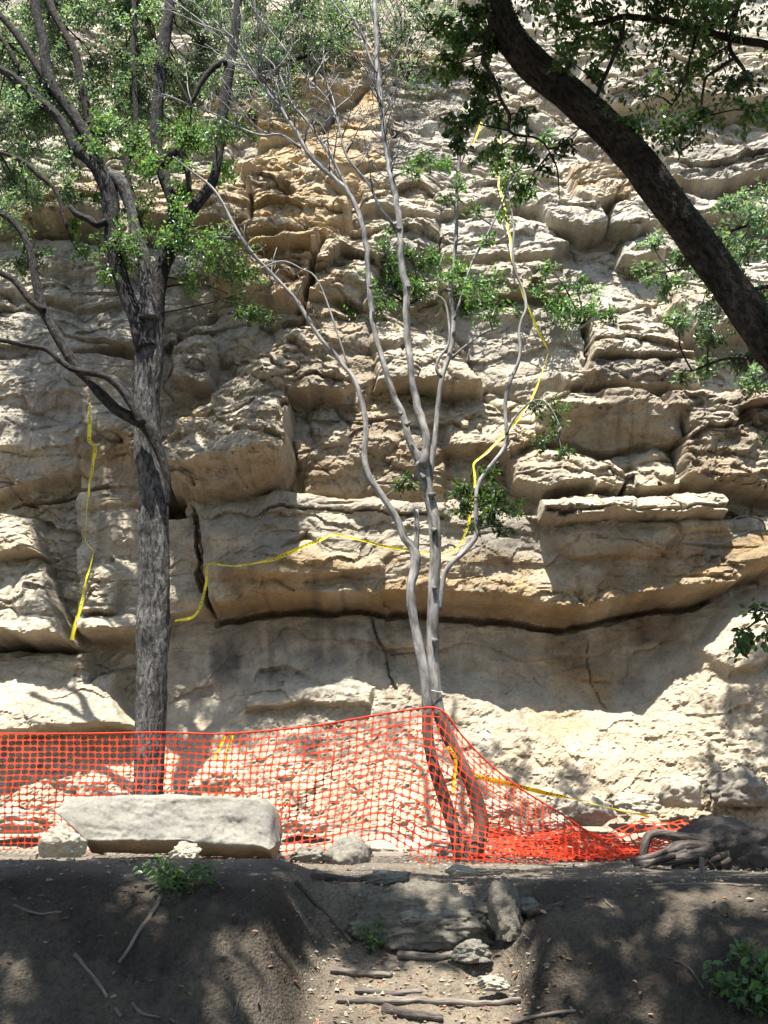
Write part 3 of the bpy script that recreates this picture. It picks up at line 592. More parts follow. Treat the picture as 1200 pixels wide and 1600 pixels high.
# scattered gravel on path and steps: too many and too small to count
def scatter_gravel():
    V0 = np.array([v for v in ((1, 0, 0), (-1, 0, 0), (0, 1, 0), (0, -1, 0), (0, 0, 1), (0, 0, -0.6))], float)
    F0 = np.array(((0, 2, 4), (2, 1, 4), (1, 3, 4), (3, 0, 4), (2, 0, 5), (1, 2, 5), (3, 1, 5), (0, 3, 5)))
    Vs, Fs = [], []; n = 0
    for k in range(3400):
        r = rng.random()
        if r < 0.25: x = rng.uniform(-0.45, 0.85); y = rng.uniform(5.2, 6.9)
        elif r < 0.75: x = rng.uniform(-3, 3.4); y = rng.uniform(6.4, 9.6)
        else: x = rng.uniform(-3, 3.4); y = rng.uniform(9.6, 11.2)
        s = 0.004 + 0.016 * rng.random() ** 3 * (1.8 if y > 9.6 else 1)
        a = rng.uniform(0, 6.28); c, d = math.cos(a), math.sin(a)
        v = V0 * (1 + 0.35 * rng.normal(size=(6, 1))) * s * np.array((1, 0.8, 0.6)); v = np.stack((v[:, 0] * c - v[:, 1] * d, v[:, 0] * d + v[:, 1] * c, v[:, 2]), -1)
        Vs.append((x, y, s * 0.25, v)); Fs.append(F0 + n); n += 6
    zz_ = g_h(np.array([q[0] for q in Vs]), np.array([q[1] for q in Vs]))
    V = np.vstack([q[3] + np.array((q[0], q[1], h + q[2])) for q, h in zip(Vs, zz_)])
    o = link('gravel', mesh_np('gravel', V, np.vstack(Fs), smooth=False), M['stone']); tag(o, 'scattered gravel crumbs on the path and the steps', 'gravel', None, 'stuff')
scatter_gravel()

# ------------------------------------------------------------------ branches and leaves
def spline(P_, R_, step):
    P_ = np.asarray(P_, float); R_ = np.asarray(R_, float); n = len(P_)
    E = np.vstack((2 * P_[0] - P_[1], P_, 2 * P_[-1] - P_[-2])); O, Q = [], []
    for i in range(n - 1):
        a, b, c, d = E[i:i + 4]; m = max(2, int(np.linalg.norm(c - b) / step))
        for t in np.arange(m) / m:
            O.append(0.5 * (2 * b + (c - a) * t + (2 * a - 5 * b + 4 * c - d) * t * t + (3 * b - a - 3 * c + d) * t ** 3)); Q.append(R_[i] + (R_[i + 1] - R_[i]) * t)
    O.append(P_[-1]); Q.append(R_[-1]); return np.array(O), np.array(Q)
class Tubes:
    """collects tapered tubes into one mesh"""
    def __init__(s): s.V, s.F, s.U, s.T, s.n = [], [], [], [], 0
    def add(s, P_, R_, seg=10, step=0.08, gnarl=0.0, ridge=0.0, seed=0, wob=0.0):
        O, Q = spline(P_, R_, step); n = len(O)
        if wob: O = O + wob * np.stack([gn(np.arange(n) * 0.37 + 9 * k, np.full(n, seed * 1.3 + 2), 500 + k) for k in range(3)], -1)
        T = np.gradient(O, axis=0); T /= np.linalg.norm(T, axis=1)[:, None] + 1e-9
        u = np.cross(T[0], (0.31, 0.95, 0.1)); u /= np.linalg.norm(u); Us = []
        for k in range(n):
            u = u - T[k] * (u @ T[k]); u /= np.linalg.norm(u) + 1e-9; Us.append(u)
        Us = np.array(Us); Ws = np.cross(T, Us); L_ = np.concatenate(([0], np.cumsum(np.linalg.norm(np.diff(O, axis=0), axis=1))))
        th = np.arange(seg + 1) / seg * 2 * np.pi; A, LL = np.meshgrid(th, L_); A2 = np.where(A > 6.283, 0, A)
        RR = Q[:, None] * np.ones_like(A)
        if gnarl: RR = RR * (1 + gnarl * (gn(np.cos(A2) * 1.3 + seed, LL * 3.0 + np.sin(A2) * 1.3, seed + 1) + 0.5 * gn(np.cos(A2) * 2 + seed + 9, LL * 8.0 + np.sin(A2) * 2, seed + 2)))
        if ridge: RR = RR * (1 + ridge * gn(np.cos(A2) * 4.5 + 3 * np.sin(A2 * 2), LL * 2.2 + np.sin(A2) * 5, seed + 3))
        V = O[:, None, :] + RR[..., None] * (np.cos(A2)[..., None] * Us[:, None, :] + np.sin(A2)[..., None] * Ws[:, None, :])
        jj = np.arange(V.shape[0] * V.shape[1]).reshape(V.shape[:2]) + s.n
        s.F.append(np.stack((jj[:-1, :-1], jj[:-1, 1:], jj[1:, 1:], jj[1:, :-1]), -1).reshape(-1, 4))
        s.V.append(V.reshape(-1, 3)); s.U.append(np.stack((A * np.mean(Q), LL), -1).reshape(-1, 2))
        c0 = s.n + V.shape[0] * V.shape[1]; s.V.append(O[[0, -1]]); s.U.append(np.zeros((2, 2)))
        s.T.append(np.array([(c0, jj[0, k + 1], jj[0, k]) for k in range(seg)] + [(c0 + 1, jj[-1, k], jj[-1, k + 1]) for k in range(seg)])); s.n = c0 + 2
        return O, Q
    def build(s, name, mat, parent=None):
        o = link(name, mesh_np(name, np.vstack(s.V), [np.vstack(s.F), np.vstack(s.T)], uv=np.vstack(s.U)), mat, parent)
        if name in ('twigs', 'stems'): o['kind'] = 'stuff'
        return o
class Leaves:
    def __init__(s): s.C, s.D, s.N, s.S, s.K = [], [], [], [], []
    def add(s, c, d, n, size, k):
        s.C.append(c); s.D.append(d); s.N.append(n); s.S.append(size); s.K.append(k)
    def build(s, name, mat, parent=None, width=0.46, hue=0.25):
        C = np.vstack(s.C); D = np.vstack(s.D); N_ = np.vstack(s.N); S = np.concatenate(s.S); K = np.vstack(s.K)
        D /= np.linalg.norm(D, axis=1)[:, None] + 1e-9; W = np.cross(D, N_); W /= np.linalg.norm(W, axis=1)[:, None] + 1e-9; U = np.cross(W, D)
        sh = ((0, 0, 0), (0.28, width * 0.44, 0.07), (0.68, width * 0.42, 0.06), (1.0, 0, -0.10), (0.68, -width * 0.42, 0.06), (0.28, -width * 0.44, 0.07))
        V = np.stack([C + S[:, None] * (a * D + b * W + c * U) for a, b, c in sh], 1).reshape(-1, 3)
        b = (np.arange(len(C)) * 6)[:, None]; F = np.vstack((b + np.array((0, 1, 2, 3)), b + np.array((0, 3, 4, 5))))
        o = link(name, mesh_np(name, V, F, col=np.repeat(K, 6, 0), smooth=False), mat, parent); o['kind'] = 'stuff'; return o
def unit(n):
    v = rng.normal(size=(n, 3)); return v / np.linalg.norm(v, axis=1)[:, None]
def spray(tb, lv, root, ctr, rad, nleaf, size, ntw=7, rt=0.006, droop=0.0, vary=0.3, squash=0.75):
    """one leafy spray: a twig from root to ctr, side twigs fanned about it, leaves along them"""
    root = np.asarray(root, float); ctr = np.asarray(ctr, float); d = ctr - root
    mid = root + 0.5 * d + unit(1)[0] * np.linalg.norm(d) * 0.12 + np.array((0, 0, 0.06 * np.linalg.norm(d)))
    tb.add([root, mid, ctr], [rt * 1.8, rt * 1.3, rt * 0.8], 5, 0.12, seed=int(rng.integers(99)), wob=0.02)
    ends = ctr + unit(ntw) * rad * rng.uniform(0.6, 1.1, (ntw, 1)) * np.array((1, 1, squash)) - np.array((0, 0, droop * rad))
    per = max(1, nleaf // ntw); tone = 1 + vary * rng.normal()
    for e in ends:
        st = ctr + (root - ctr) * rng.uniform(0, 0.4); m = (st + e) / 2 + unit(1)[0] * rad * 0.15
        tb.add([st, m, e], [rt * 0.8, rt * 0.5, rt * 0.25], 4, 0.15)
        t = rng.uniform(0.15, 1.08, per)[:, None]; c = (1 - t) ** 2 * st + 2 * t * (1 - t) * m + t * t * e + rng.normal(size=(per, 3)) * rad * 0.13
        dirn = (e - st) / (np.linalg.norm(e - st) + 1e-9) * 0.5 + unit(per) * 0.9 - np.array((0, 0, 0.25 + droop))
        nrm = unit(per) * 0.8 + np.array((0, -0.15, 0.75))
        k = np.clip(tone * (1 + 0.28 * rng.normal(size=(per, 1))), 0.35, 1.9) * (1 + np.array((0.16, 0.0, -0.05)) * rng.normal(size=(per, 1)))
        lv.add(c, dirn, nrm, size * rng.uniform(0.6, 1.25, per), k)
def nearest(pts, q): return pts[np.argmin(np.linalg.norm(pts - q, axis=1))]
WSC = [1.0]
def limbpts(L_, Y):
    """(px, py, width px[, dY]) list to points and radii"""
    return [at(p[0], p[1], Y + (p[3] if len(p) > 3 else 0)) for p in L_], [0.5 * WSC[0] * p[2] * mpp(p[1], Y) for p in L_]

# --- the big grey tree on the left
TL = 10.35
tree1 = empty('oak_tree', (at(232, 1345, TL)[0], TL, gz(at(232, 1345, TL)[0], TL)))
tag(tree1, 'tall furrowed grey oak behind the left stretch of orange fence', 'tree')
skel = []; WSC[0] = 0.88  # most limbs take a darker bark in place of the crown's shade
def limb(tree, name, L_, Y, mat, seg=14, gnarl=0.10, ridge=0.10, step=0.05, seed=1, wob=0.0):
    tb = Tubes(); O, Q = tb.add(*limbpts(L_, Y), seg=seg, step=step, gnarl=gnarl, ridge=ridge, seed=seed, wob=wob); skel.append(O)
    return tb.build(name, M[mat], tree)
limb(tree1, 'trunk', [(231, 1362, 78), (232, 1330, 62), (232, 1240, 53), (235, 1140, 52), (238, 1060, 52), (239, 985, 58), (241, 900, 52), (240, 830, 54), (238, 760, 47), (231, 700, 48), (230, 630, 44), (233, 560, 48), (233, 515, 50), (233, 480, 44)], TL, 'bark_oak', 40, 0.10, 0.16, 0.025, 3)
limb(tree1, 'limb', [(228, 545, 36), (214, 500, 29), (198, 462, 27), (186, 425, 28), (178, 380, 29), (174, 335, 30), (170, 300, 32), (160, 272, 28), (140, 250, 22), (118, 232, 19), (105, 205, 18), (92, 185, 17), (60, 155, 16), (22, 122, 14), (-30, 90, 12)], TL - 0.1, 'bark_limb_shade', 24, 0.12, 0.14, 0.03, 5)
limb(tree1, 'limb', [(168, 300, 22), (150, 262, 20), (140, 228, 20), (118, 185, 21), (85, 140, 19), (72, 105, 19), (68, 65, 17), (58, 25, 16), (48, -40, 14)], TL - 0.05, 'bark_limb_shade', 18, 0.12, 0.12, 0.04, 6)
limb(tree1, 'limb', [(85, 145, 15), (62, 110, 14), (40, 75, 13), (15, 40, 12), (-20, 5, 10)], TL + 0.05, 'bark_dark', 14, 0.1, 0.1, 0.05, 7)
limb(tree1, 'limb', [(150, 262, 18), (140, 190, 15), (128, 135, 14), (118, 85, 15), (100, 50, 14), (82, 15, 13), (68, -40, 12)], TL + 0.15, 'bark_dark', 16, 0.12, 0.12, 0.04, 8)
limb(tree1, 'limb', [(232, 500, 34), (229, 440, 24), (224, 400, 22), (214, 372, 20), (205, 330, 18), (196, 300, 22), (185, 280, 24), (172, 272, 20)], TL - 0.12, 'bark_oak', 20, 0.1, 0.14, 0.03, 9)
limb(tree1, 'limb', [(238, 510, 40), (246, 455, 30), (254, 415, 28), (268, 388, 26), (286, 350, 22), (308, 318, 20), (328, 292, 18), (338, 262, 17), (343, 225, 17), (350, 165, 18), (358, 110, 19), (366, 60, 16), (372, 0, 14), (376, -50, 12)], TL, 'bark_limb_shade', 20, 0.12, 0.12, 0.035, 10)
limb(tree1, 'limb', [(258, 412, 20), (262, 380, 19), (270, 340, 20), (268, 310, 20), (258, 282, 20), (249, 252, 20), (244, 225, 21), (246, 170, 22), (250, 120, 20), (256, 70, 22), (264, 20, 18), (268, -50, 16)], TL + 0.1, 'bark_limb_shade', 18, 0.13, 0.14, 0.035, 11)
limb(tree1, 'limb', [(222, 372, 12), (214, 330, 11), (204, 295, 11), (198, 262, 10), (212, 205, 10), (211, 150, 9), (208, 90, 9), (210, 30, 8), (208, -30, 7)], TL + 0.2, 'bark_dark', 12, 0.1, 0.1, 0.05, 12)
limb(tree1, 'limb', [(252, 262, 12), (268, 242, 14), (282, 238, 13), (292, 262, 12), (296, 300, 9)], TL - 0.15, 'bark_dark', 12, 0.1, 0.1, 0.04, 13)
limb(tree1, 'limb', [(166, 345, 12), (152, 352, 13), (138, 342, 14), (120, 335, 11), (108, 322, 8)], TL - 0.2, 'bark_limb_shade', 12, 0.15, 0.1, 0.04, 14)
limb(tree1, 'limb', [(262, 790, 8), (262, 750, 13), (252, 712, 17), (240, 684, 22), (226, 664, 24), (205, 652, 22), (182, 640, 20), (160, 618, 20), (142, 596, 19), (118, 572, 18), (98, 540, 18), (82, 512, 17), (66, 480, 17), (56, 440, 15), (50, 405, 13), (38, 370, 12), (12, 340, 11), (-30, 318, 9)], TL - 0.3, 'bark_limb_shade', 18, 0.10, 0.12, 0.035, 15)
limb(tree1, 'limb', [(222, 662, 16), (208, 636, 13), (192, 612, 13), (176, 596, 12), (158, 586, 12), (140, 583, 12), (112, 576, 12), (92, 562, 11), (72, 546, 9), (40, 540, 8), (4, 532, 8), (-30, 528, 7)], TL - 0.42, 'bark_limb_shade', 14, 0.14, 0.12, 0.035, 16)
limb(tree1, 'limb', [(68, 486, 13), (46, 468, 12), (24, 440, 12), (4, 428, 11), (-30, 412, 10)], TL - 0.35, 'bark_dark', 14, 0.1, 0.1, 0.04, 17)
limb(tree1, 'branch', [(300, 160, 7), (315, 128, 10), (336, 104, 11), (354, 96, 12)], TL - 0.05, 'bark_dark', 10, 0.1, 0.1, 0.05, 18)
limb(tree1, 'branch', [(92, 165, 12), (62, 132, 10), (30, 105, 9), (2, 60, 8), (-30, 50, 6)], TL + 0.3, 'bark_dark', 10, 0.1, 0.1, 0.05, 19)
limb(tree1, 'branch', [(104, 355, 5), (88, 300, 8), (62, 275, 9), (32, 250, 8), (-10, 235, 7)], TL - 0.2, 'bark_dark', 10, 0.1, 0.1, 0.05, 20)
tw = Tubes(); lv = Leaves(); lb = Leaves(); SK = np.vstack(skel)
def clumps(L_, tw, lv, Y, size, dens=1.0, sk=None, spread=0.5, ntw=7, droop=0.0, vary=0.3):
    sk = SK if sk is None else sk
    for (px, py, r, n) in L_:
        k = mpp(py, Y); m = max(1, int(round((r * k / 0.21) ** 2)))
        for _ in range(m):
            a, b = rng.uniform(0, 6.28), math.sqrt(rng.random()) * r * (0.9 if m > 1 else 0)
            c = at(px + b * math.cos(a), py + b * math.sin(a), Y + rng.uniform(-spread, spread))
            spray(tw, lv, nearest(sk, c), c, (0.34 if m > 1 else r * k), int(n * dens / m), size, ntw, droop=droop, vary=vary)
# bright leaf sprays low on the limbs, duller crown above
clumps([(330, 225, 55, 900), (300, 250, 40, 420), (350, 270, 30, 260), (195, 195, 45, 620), (225, 235, 40, 460), (160, 215, 35, 340), (255, 350, 42, 520), (210, 370, 40, 420), (190, 395, 35, 300), (170, 430, 26, 160), (285, 300, 30, 240),
        (300, 385, 40, 380), (330, 425, 42, 420), (350, 395, 40, 280), (395, 430, 30, 180), (420, 488, 26, 220), (380, 470, 22, 90), (118, 362, 24, 160), (130, 400, 18, 80), (145, 320, 22, 120)], tw, lb, TL + 0.05, 0.054, 1.5, spread=0.4)
clumps([(60, 235, 75, 1100), (20, 290, 50, 420), (25, 350, 45, 380), (50, 400, 30, 180), (110, 300, 30, 260), (100, 230, 40, 360), (20, 420, 30, 120), (70, 180, 60, 600)], tw, lv, TL + 0.25, 0.052, 2.2, spread=0.4)
clumps([(40, 30, 80, 1300), (150, 40, 80, 1300), (240, 40, 70, 1000), (310, 40, 60, 800), (110, 120, 80, 1200), (20, 140, 70, 1000), (180, 120, 70, 1000), (250, 130, 60, 700), (300, 130, 50, 500), (200, 170, 50, 500), (290, 190, 40, 350), (100, -50, 100, 1500), (260, -50, 90, 1200), (400, -40, 60, 700), (60, 10, 60, 500), (200, 10, 60, 500), (330, 10, 50, 400), (330, 90, 60, 600), (60, 100, 80, 800), (150, 170, 50, 500), (20, 210, 60, 500)], tw, lv, TL + 0.85, 0.052, 3.2, spread=0.7)
tw.build('twigs', M['bark_dark'], tree1); lv.build('crown', M['leaf_grey'], tree1); lb.build('foliage', M['leaf_oak'], tree1)

# --- the tree rooted on the bench of the cliff
skel.clear(); T2 = 11.6; b2 = onwall(372, 246, -0.1); T2 = b2[1]
tree2 = empty('ledge_tree', b2); tag(tree2, 'dark slender tree rooted on the high ledge behind the oak', 'tree')
limb(tree2, 'trunk', [(372, 250, 17), (382, 215, 13), (386, 180, 12), (396, 142, 12), (402, 118, 11), (412, 98, 11), (426, 74, 11), (440, 50, 11), (450, 22, 11), (466, 2, 10), (490, -40, 9)], T2, 'bark_dark', 14, 0.12, 0.1, 0.06, 21)
limb(tree2, 'limb', [(404, 112, 9), (428, 100, 10), (450, 95, 9), (476, 88, 8), (500, 74, 8), (512, 66, 6), (528, 58, 4)], T2 - 0.1, 'bark_dark', 10, 0.1, 0.1, 0.06, 22)
limb(tree2, 'branch', [(386, 198, 5), (372, 196, 5), (362, 172, 4), (350, 160, 3)], T2 - 0.1, 'bark_dark', 8, 0.1, 0.1, 0.06, 23)
SK2 = np.vstack(skel); tw = Tubes(); lv = Leaves()
clumps([(350, 60, 45, 420), (430, 50, 60, 700), (480, 30, 55, 600), (430, 130, 55, 560), (395, 185, 40, 330), (520, 30, 50, 420), (470, 105, 40, 260), (400, 100, 40, 300), (540, 70, 35, 160), (460, -30, 70, 600), (400, 15, 45, 300), (500, 10, 45, 300), (560, 15, 40, 250), (350, 130, 35, 160), (450, 170, 35, 170), (520, 110, 30, 90)], tw, lv, T2 - 0.15, 0.054, 3.0, SK2)
tw.build('twigs', M['bark_dark'], tree2); lv.build('crown', M['leaf_grey'], tree2)

# --- the slender silver tree with twin legs in the middle
skel.clear(); TC = 9.45; WSC[0] = 0.77
tree3 = empty('silver_tree', (at(726, 1350, TC)[0], TC, gz(at(726, 1350, TC)[0], TC)))
tag(tree3, 'smooth silver-grey tree with twin legs rising through the orange net', 'tree')
B = 'bark_smooth'
limb(tree3, 'leg', [(730, 1362, 52), (736, 1345, 42), (746, 1318, 32), (752, 1290, 30), (748, 1262, 28), (736, 1225, 27), (714, 1180, 26), (697, 1145, 25), (684, 1110, 25)], TC, 'bark_leg_shade', 24, 0.09, 0.05, 0.03, 31)
limb(tree3, 'trunk', [(686, 1116, 24), (684, 1108, 25), (678, 1060, 24), (676, 1000, 24), (677, 930, 23), (680, 880, 23), (680, 830, 24), (676, 800, 24), (671, 775, 23), (664, 748, 24), (658, 722, 24)], TC, B, 24, 0.15, 0.12, 0.03, 31)
limb(tree3, 'leg', [(728, 1360, 46), (722, 1340, 36), (714, 1310, 29), (703, 1275, 27), (690, 1235, 26), (676, 1190, 24), (669, 1150, 22), (667, 1110, 21)], TC - 0.12, 'bark_leg_shade', 20, 0.10, 0.05, 0.035, 32)
limb(tree3, 'trunk', [(667, 1116, 20), (667, 1106, 21), (664, 1060, 20), (656, 1015, 20), (649, 980, 18), (643, 945, 19), (642, 915, 18), (647, 895, 20), (649, 870, 21), (642, 852, 19), (632, 842, 16), (622, 815, 15), (606, 788, 14), (590, 765, 14), (576, 745, 14), (569, 715, 13), (572, 680, 11), (570, 650, 11), (562, 615, 10), (552, 590, 9), (537, 572, 9), (520, 550, 9), (500, 528, 8), (482, 500, 8), (464, 470, 8), (446, 450, 7), (425, 428, 7), (400, 402, 6), (380, 375, 6), (362, 345, 6), (345, 312, 5), (328, 290, 5), (300, 268, 4), (270, 245, 3)], TC - 0.12, B, 20, 0.16, 0.12, 0.035, 32)
limb(tree3, 'limb', [(660, 730, 22), (650, 708, 18), (640, 690, 16), (634, 665, 14), (628, 645, 13), (617, 622, 12), (606, 590, 12), (596, 555, 11), (586, 520, 11), (580, 480, 11), (577, 445, 11), (574, 405, 11), (570, 370, 10), (562, 338, 10), (548, 306, 10), (530, 285, 9), (505, 264, 9), (482, 240, 9), (462, 205, 8), (440, 172, 7), (415, 138, 6), (388, 95, 5), (362, 58, 4), (320, 20, 3)], TC + 0.05, B, 16, 0.16, 0.12, 0.04, 33, 0.015)
limb(tree3, 'limb', [(660, 730, 22), (666, 706, 18), (666, 688, 17), (660, 660, 16), (652, 630, 15), (645, 600, 14), (640, 560, 14), (636, 520, 14), (635, 480, 14), (636, 450, 15), (630, 430, 15), (625, 400, 12), (625, 360, 12), (620, 320, 12), (612, 280, 12), (604, 240, 11), (599, 200, 11), (595, 150, 11), (590, 100, 10), (588, 50, 10), (586, 0, 9), (584, -50, 8)], TC - 0.05, B, 16, 0.16, 0.12, 0.04, 34, 0.015)
limb(tree3, 'limb', [(670, 760, 14), (676, 715, 11), (681, 670, 10), (686, 620, 10), (692, 585, 10), (702, 556, 10), (708, 525, 10), (708, 490, 9), (704, 455, 9), (708, 415, 8), (713, 370, 8), (713, 320, 7), (716, 270, 7), (720, 225, 6), (720, 190, 5)], TC + 0.1, B, 14, 0.10, 0.05, 0.04, 35)
limb(tree3, 'limb', [(688, 955, 8), (690, 925, 10), (695, 895, 11), (706, 880, 11), (724, 864, 10), (738, 848, 10), (745, 834, 11), (744, 800, 9), (745, 765, 9), (756, 742, 9), (772, 722, 9), (786, 704, 10), (792, 684, 9), (790, 650, 8), (790, 625, 8), (797, 596, 8), (808, 572, 7), (813, 550, 7), (811, 520, 6), (815, 500, 6), (822, 482, 6), (818, 455, 6), (806, 425, 5), (801, 395, 5), (803, 360, 4), (800, 335, 4), (796, 300, 3)], TC - 0.2, B, 12, 0.10, 0.05, 0.04, 36)
limb(tree3, 'branch', [(650, 872, 12), (651, 845, 11), (652, 822, 10), (650, 797, 10)], TC - 0.05, B, 12, 0.12, 0.05, 0.03, 37)
limb(tree3, 'branch', [(791, 680, 6), (800, 660, 5), (815, 640, 5), (832, 627, 4), (848, 626, 4), (862, 640, 3), (876, 668, 3)], TC - 0.25, B, 8, 0.1, 0.05, 0.04, 38)
limb(tree3, 'branch', [(710, 500, 5), (722, 460, 5), (732, 425, 5), (740, 405, 5), (756, 378, 5), (772, 345, 5), (785, 318, 4), (796, 290, 4), (822, 248, 4), (848, 215, 3), (866, 190, 3)], TC - 0.1, B, 8, 0.1, 0.05, 0.05, 39)
limb(tree3, 'branch', [(706, 560, 7), (722, 545, 5), (742, 530, 4), (758, 520, 5), (790, 510, 2)], TC - 0.05, B, 8, 0.1, 0.05, 0.04, 40)
limb(tree3, 'branch', [(690, 590, 7), (682, 578, 6), (686, 560, 6), (700, 540, 5), (702, 510, 5), (694, 470, 4), (672, 458, 3)], TC - 0.1, B, 8, 0.1, 0.05, 0.04, 41)
limb(tree3, 'branch', [(548, 310, 7), (536, 282, 7), (520, 250, 6), (504, 225, 6), (480, 190, 5), (458, 165, 5), (447, 140, 4), (430, 105, 4), (410, 85, 3)], TC + 0.15, B, 8, 0.1, 0.05, 0.05, 42)
limb(tree3, 'branch', [(618, 360, 7), (606, 340, 6), (592, 322, 6), (578, 290, 6), (560, 268, 5), (540, 240, 5), (528, 190, 5), (515, 160, 4), (500, 142, 4), (470, 110, 3), (440, 70, 3), (400, 20, 2)], TC + 0.15, B, 8, 0.1, 0.05, 0.05, 43)
limb(tree3, 'branch', [(590, 115, 6), (578, 92, 6), (568, 60, 5), (556, 36, 5), (540, 10, 4), (520, -20, 3)], TC - 0.02, B, 8, 0.1, 0.05, 0.05, 44)
limb(tree3, 'branch', [(470, 232, 5), (452, 218, 5), (436, 210, 5), (412, 212, 5), (390, 206, 4), (360, 192, 4), (330, 176, 4), (300, 168, 3)], TC - 0.05, B, 8, 0.1, 0.05, 0.05, 45)
limb(tree3, 'branch', [(545, 575, 4), (500, 445, 4), (470, 420, 3), (440, 408, 3), (405, 420, 2)], TC - 0.3, B, 6, 0.1, 0.0, 0.05, 46)
limb(tree3, 'branch', [(430, 155, 5), (400, 120, 4), (370, 80, 4), (340, 56, 4), (310, 30, 3), (270, 0, 2)], TC + 0.1, B, 6, 0.1, 0.0, 0.05, 47)
SK3 = np.vstack(skel); tw = Tubes()
for px, py, dx, dy, w_ in ((676, 1003, 14, -4, 15), (671, 775, 16, -6, 14), (643, 945, -14, 4, 13), (663, 748, -10, -14, 10), (634, 665, 12, -10, 10), (628, 648, -9, -6, 9), (650, 870, 10, -8, 10), (572, 680, -12, -3, 9), (562, 615, 10, -8, 8), (745, 765, 10, -10, 7), (744, 834, 12, 4, 9), (790, 650, -10, -6, 6), (636, 450, 12, -4, 12), (625, 360, -9, -9, 8), (680, 830, -8, -8, 13), (676, 920, 11, -3, 11), (656, 1015, -9, -5, 11), (704, 455, -10, -6, 6), (578, 450, 10, -8, 7), (500, 528, 6, -10, 6)):
    tb = Tubes(); tb.add(*limbpts([(px, py, w_ * 1.2), (px + dx * 0.35, py + dy * 0.35, w_ * 0.85), (px + dx * 0.62, py + dy * 0.62, w_ * 0.42)], TC - 0.07), seg=9, step=0.02, gnarl=0.3, ridge=0.1, seed=int(px)); tb.build('stub', M[B], tree3)
def bare(root_px, n, ln, Y, up=(-0.2, 0, 0.9)):
    for _ in range(n):
        q = SK3[np.argmin(np.linalg.norm(SK3 - at(root_px[0] + rng.normal() * 40, root_px[1] + rng.normal() * 40, Y), axis=1))]
        d = np.array(up) + unit(1)[0] * 0.75; d /= np.linalg.norm(d); l = ln * rng.uniform(0.5, 1.3)
        p1 = q + d * l * 0.5 + unit(1)[0] * 0.06; p2 = q + d * l + unit(1)[0] * 0.12
        tw.add([q, p1, p2], [0.010, 0.006, 0.003], 5, 0.1, wob=0.03, seed=int(rng.integers(99)))
        for t in (0.45, 0.7, 0.85):
            d2 = d + unit(1)[0] * 0.8; s0 = q + d * l * t + (p1 - q - d * l * 0.5) * 0.5; tw.add([s0, s0 + d2 * l * 0.15 + unit(1)[0] * 0.03, s0 + d2 * l * 0.32], [0.005, 0.004, 0.002], 4, 0.1, wob=0.02, seed=int(rng.integers(99)))
for c, n, l in (((400, 100), 12, 0.8), ((440, 170), 10, 0.7), ((500, 180), 10, 0.8), ((540, 230), 10, 0.7), ((590, 60), 6, 0.6), ((600, 200), 8, 0.6), ((340, 50), 8, 0.7), ((340, 180), 5, 0.4), ((640, 230), 6, 0.6), ((420, 400), 4, 0.4), ((460, 470), 4, 0.3), ((720, 230), 4, 0.5)): bare(c, int(n * 1.7), l, TC)
lv = Leaves()
clumps([(735, 770, 38, 420), (772, 790, 36, 420), (800, 800, 26, 160), (760, 745, 24, 160), (720, 800, 22, 120), (745, 820, 20, 80), (790, 825, 20, 70), (632, 755, 20, 120), (872, 650, 30, 150), (858, 690, 26, 130), (882, 712, 20, 70), (840, 640, 18, 50)], tw, lv, TC - 0.2, 0.052, 1.2, SK3, 0.15)
lb = Leaves()
clumps([(660, 245, 30, 150), (690, 255, 24, 110), (650, 262, 22, 80), (800, 275, 34, 220), (780, 250, 30, 200), (815, 300, 26, 130), (720, 290, 20, 60), (700, 310, 20, 60), (760, 375, 22, 70), (740, 470, 40, 240), (760, 490, 28, 120), (720, 430, 30, 160), (740, 330, 18, 40), (850, 215, 22, 80), (790, 340, 22, 60)], tw, lb, TC - 0.15, 0.055, 1.2, SK3, 0.25)
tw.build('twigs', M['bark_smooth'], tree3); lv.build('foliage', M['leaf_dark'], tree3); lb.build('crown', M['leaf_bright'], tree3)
# twine holding the net to the trunk
def ring(px, py, Y, wpx, mat, parent=None, name='twine', r=0.004):
    q = at(px, py, Y); a = np.linspace(0, 2 * np.pi, 17); R = wpx * mpp(py, Y) / 2
    tb = Tubes(); tb.add([q + np.array((R * math.cos(t), R * math.sin(t), 0.01 * math.sin(2 * t))) for t in a], [r] * 17, 5, 0.03); return tb.build(name, M[mat], parent)
tag(ring(676, 1081, TC, 30, 'wire', name='twine_loop'), 'thin white twine loop tied round the silver trunk above the net', 'twine')
# --- the dark leaning tree close to the camera, its crown spreading over the bank
skel.clear(); TR = 5.25; WSC[0] = 0.68
b4 = at(1585, 1405, TR + 0.4); b4[2] = gz(b4[0], b4[1])
tree4 = empty('leaning_tree', b4); tag(tree4, 'dark rough-barked tree leaning across the upper right corner', 'tree')
limb(tree4, 'trunk', [(1590, 1470, 150, 0.4), (1580, 1380, 125, 0.4), (1545, 1180, 112, 0.35), (1470, 960, 104, 0.25), (1370, 770, 98, 0.15), (1285, 635, 92, 0.1), (1200, 532, 86), (1150, 462, 80), (1085, 372, 77), (1030, 298, 75), (990, 245, 80), (945, 198, 74), (885, 145, 74), (830, 98, 76), (800, 62, 66), (780, 20, 60), (768, -20, 58), (752, -80, 56), (735, -150, 52, -0.1)], TR, 'bark_dark', 44, 0.10, 0.22, 0.02, 51)
top4 = at(735, -150, TR - 0.1)
def wlimb(tree, name, pts, r, mat, seed=1, seg=12, step=0.08):
    tb = Tubes(); O, Q = tb.add(pts, r, seg, step, 0.10, 0.12, seed); skel.append(O); return tb.build(name, M[mat], tree)
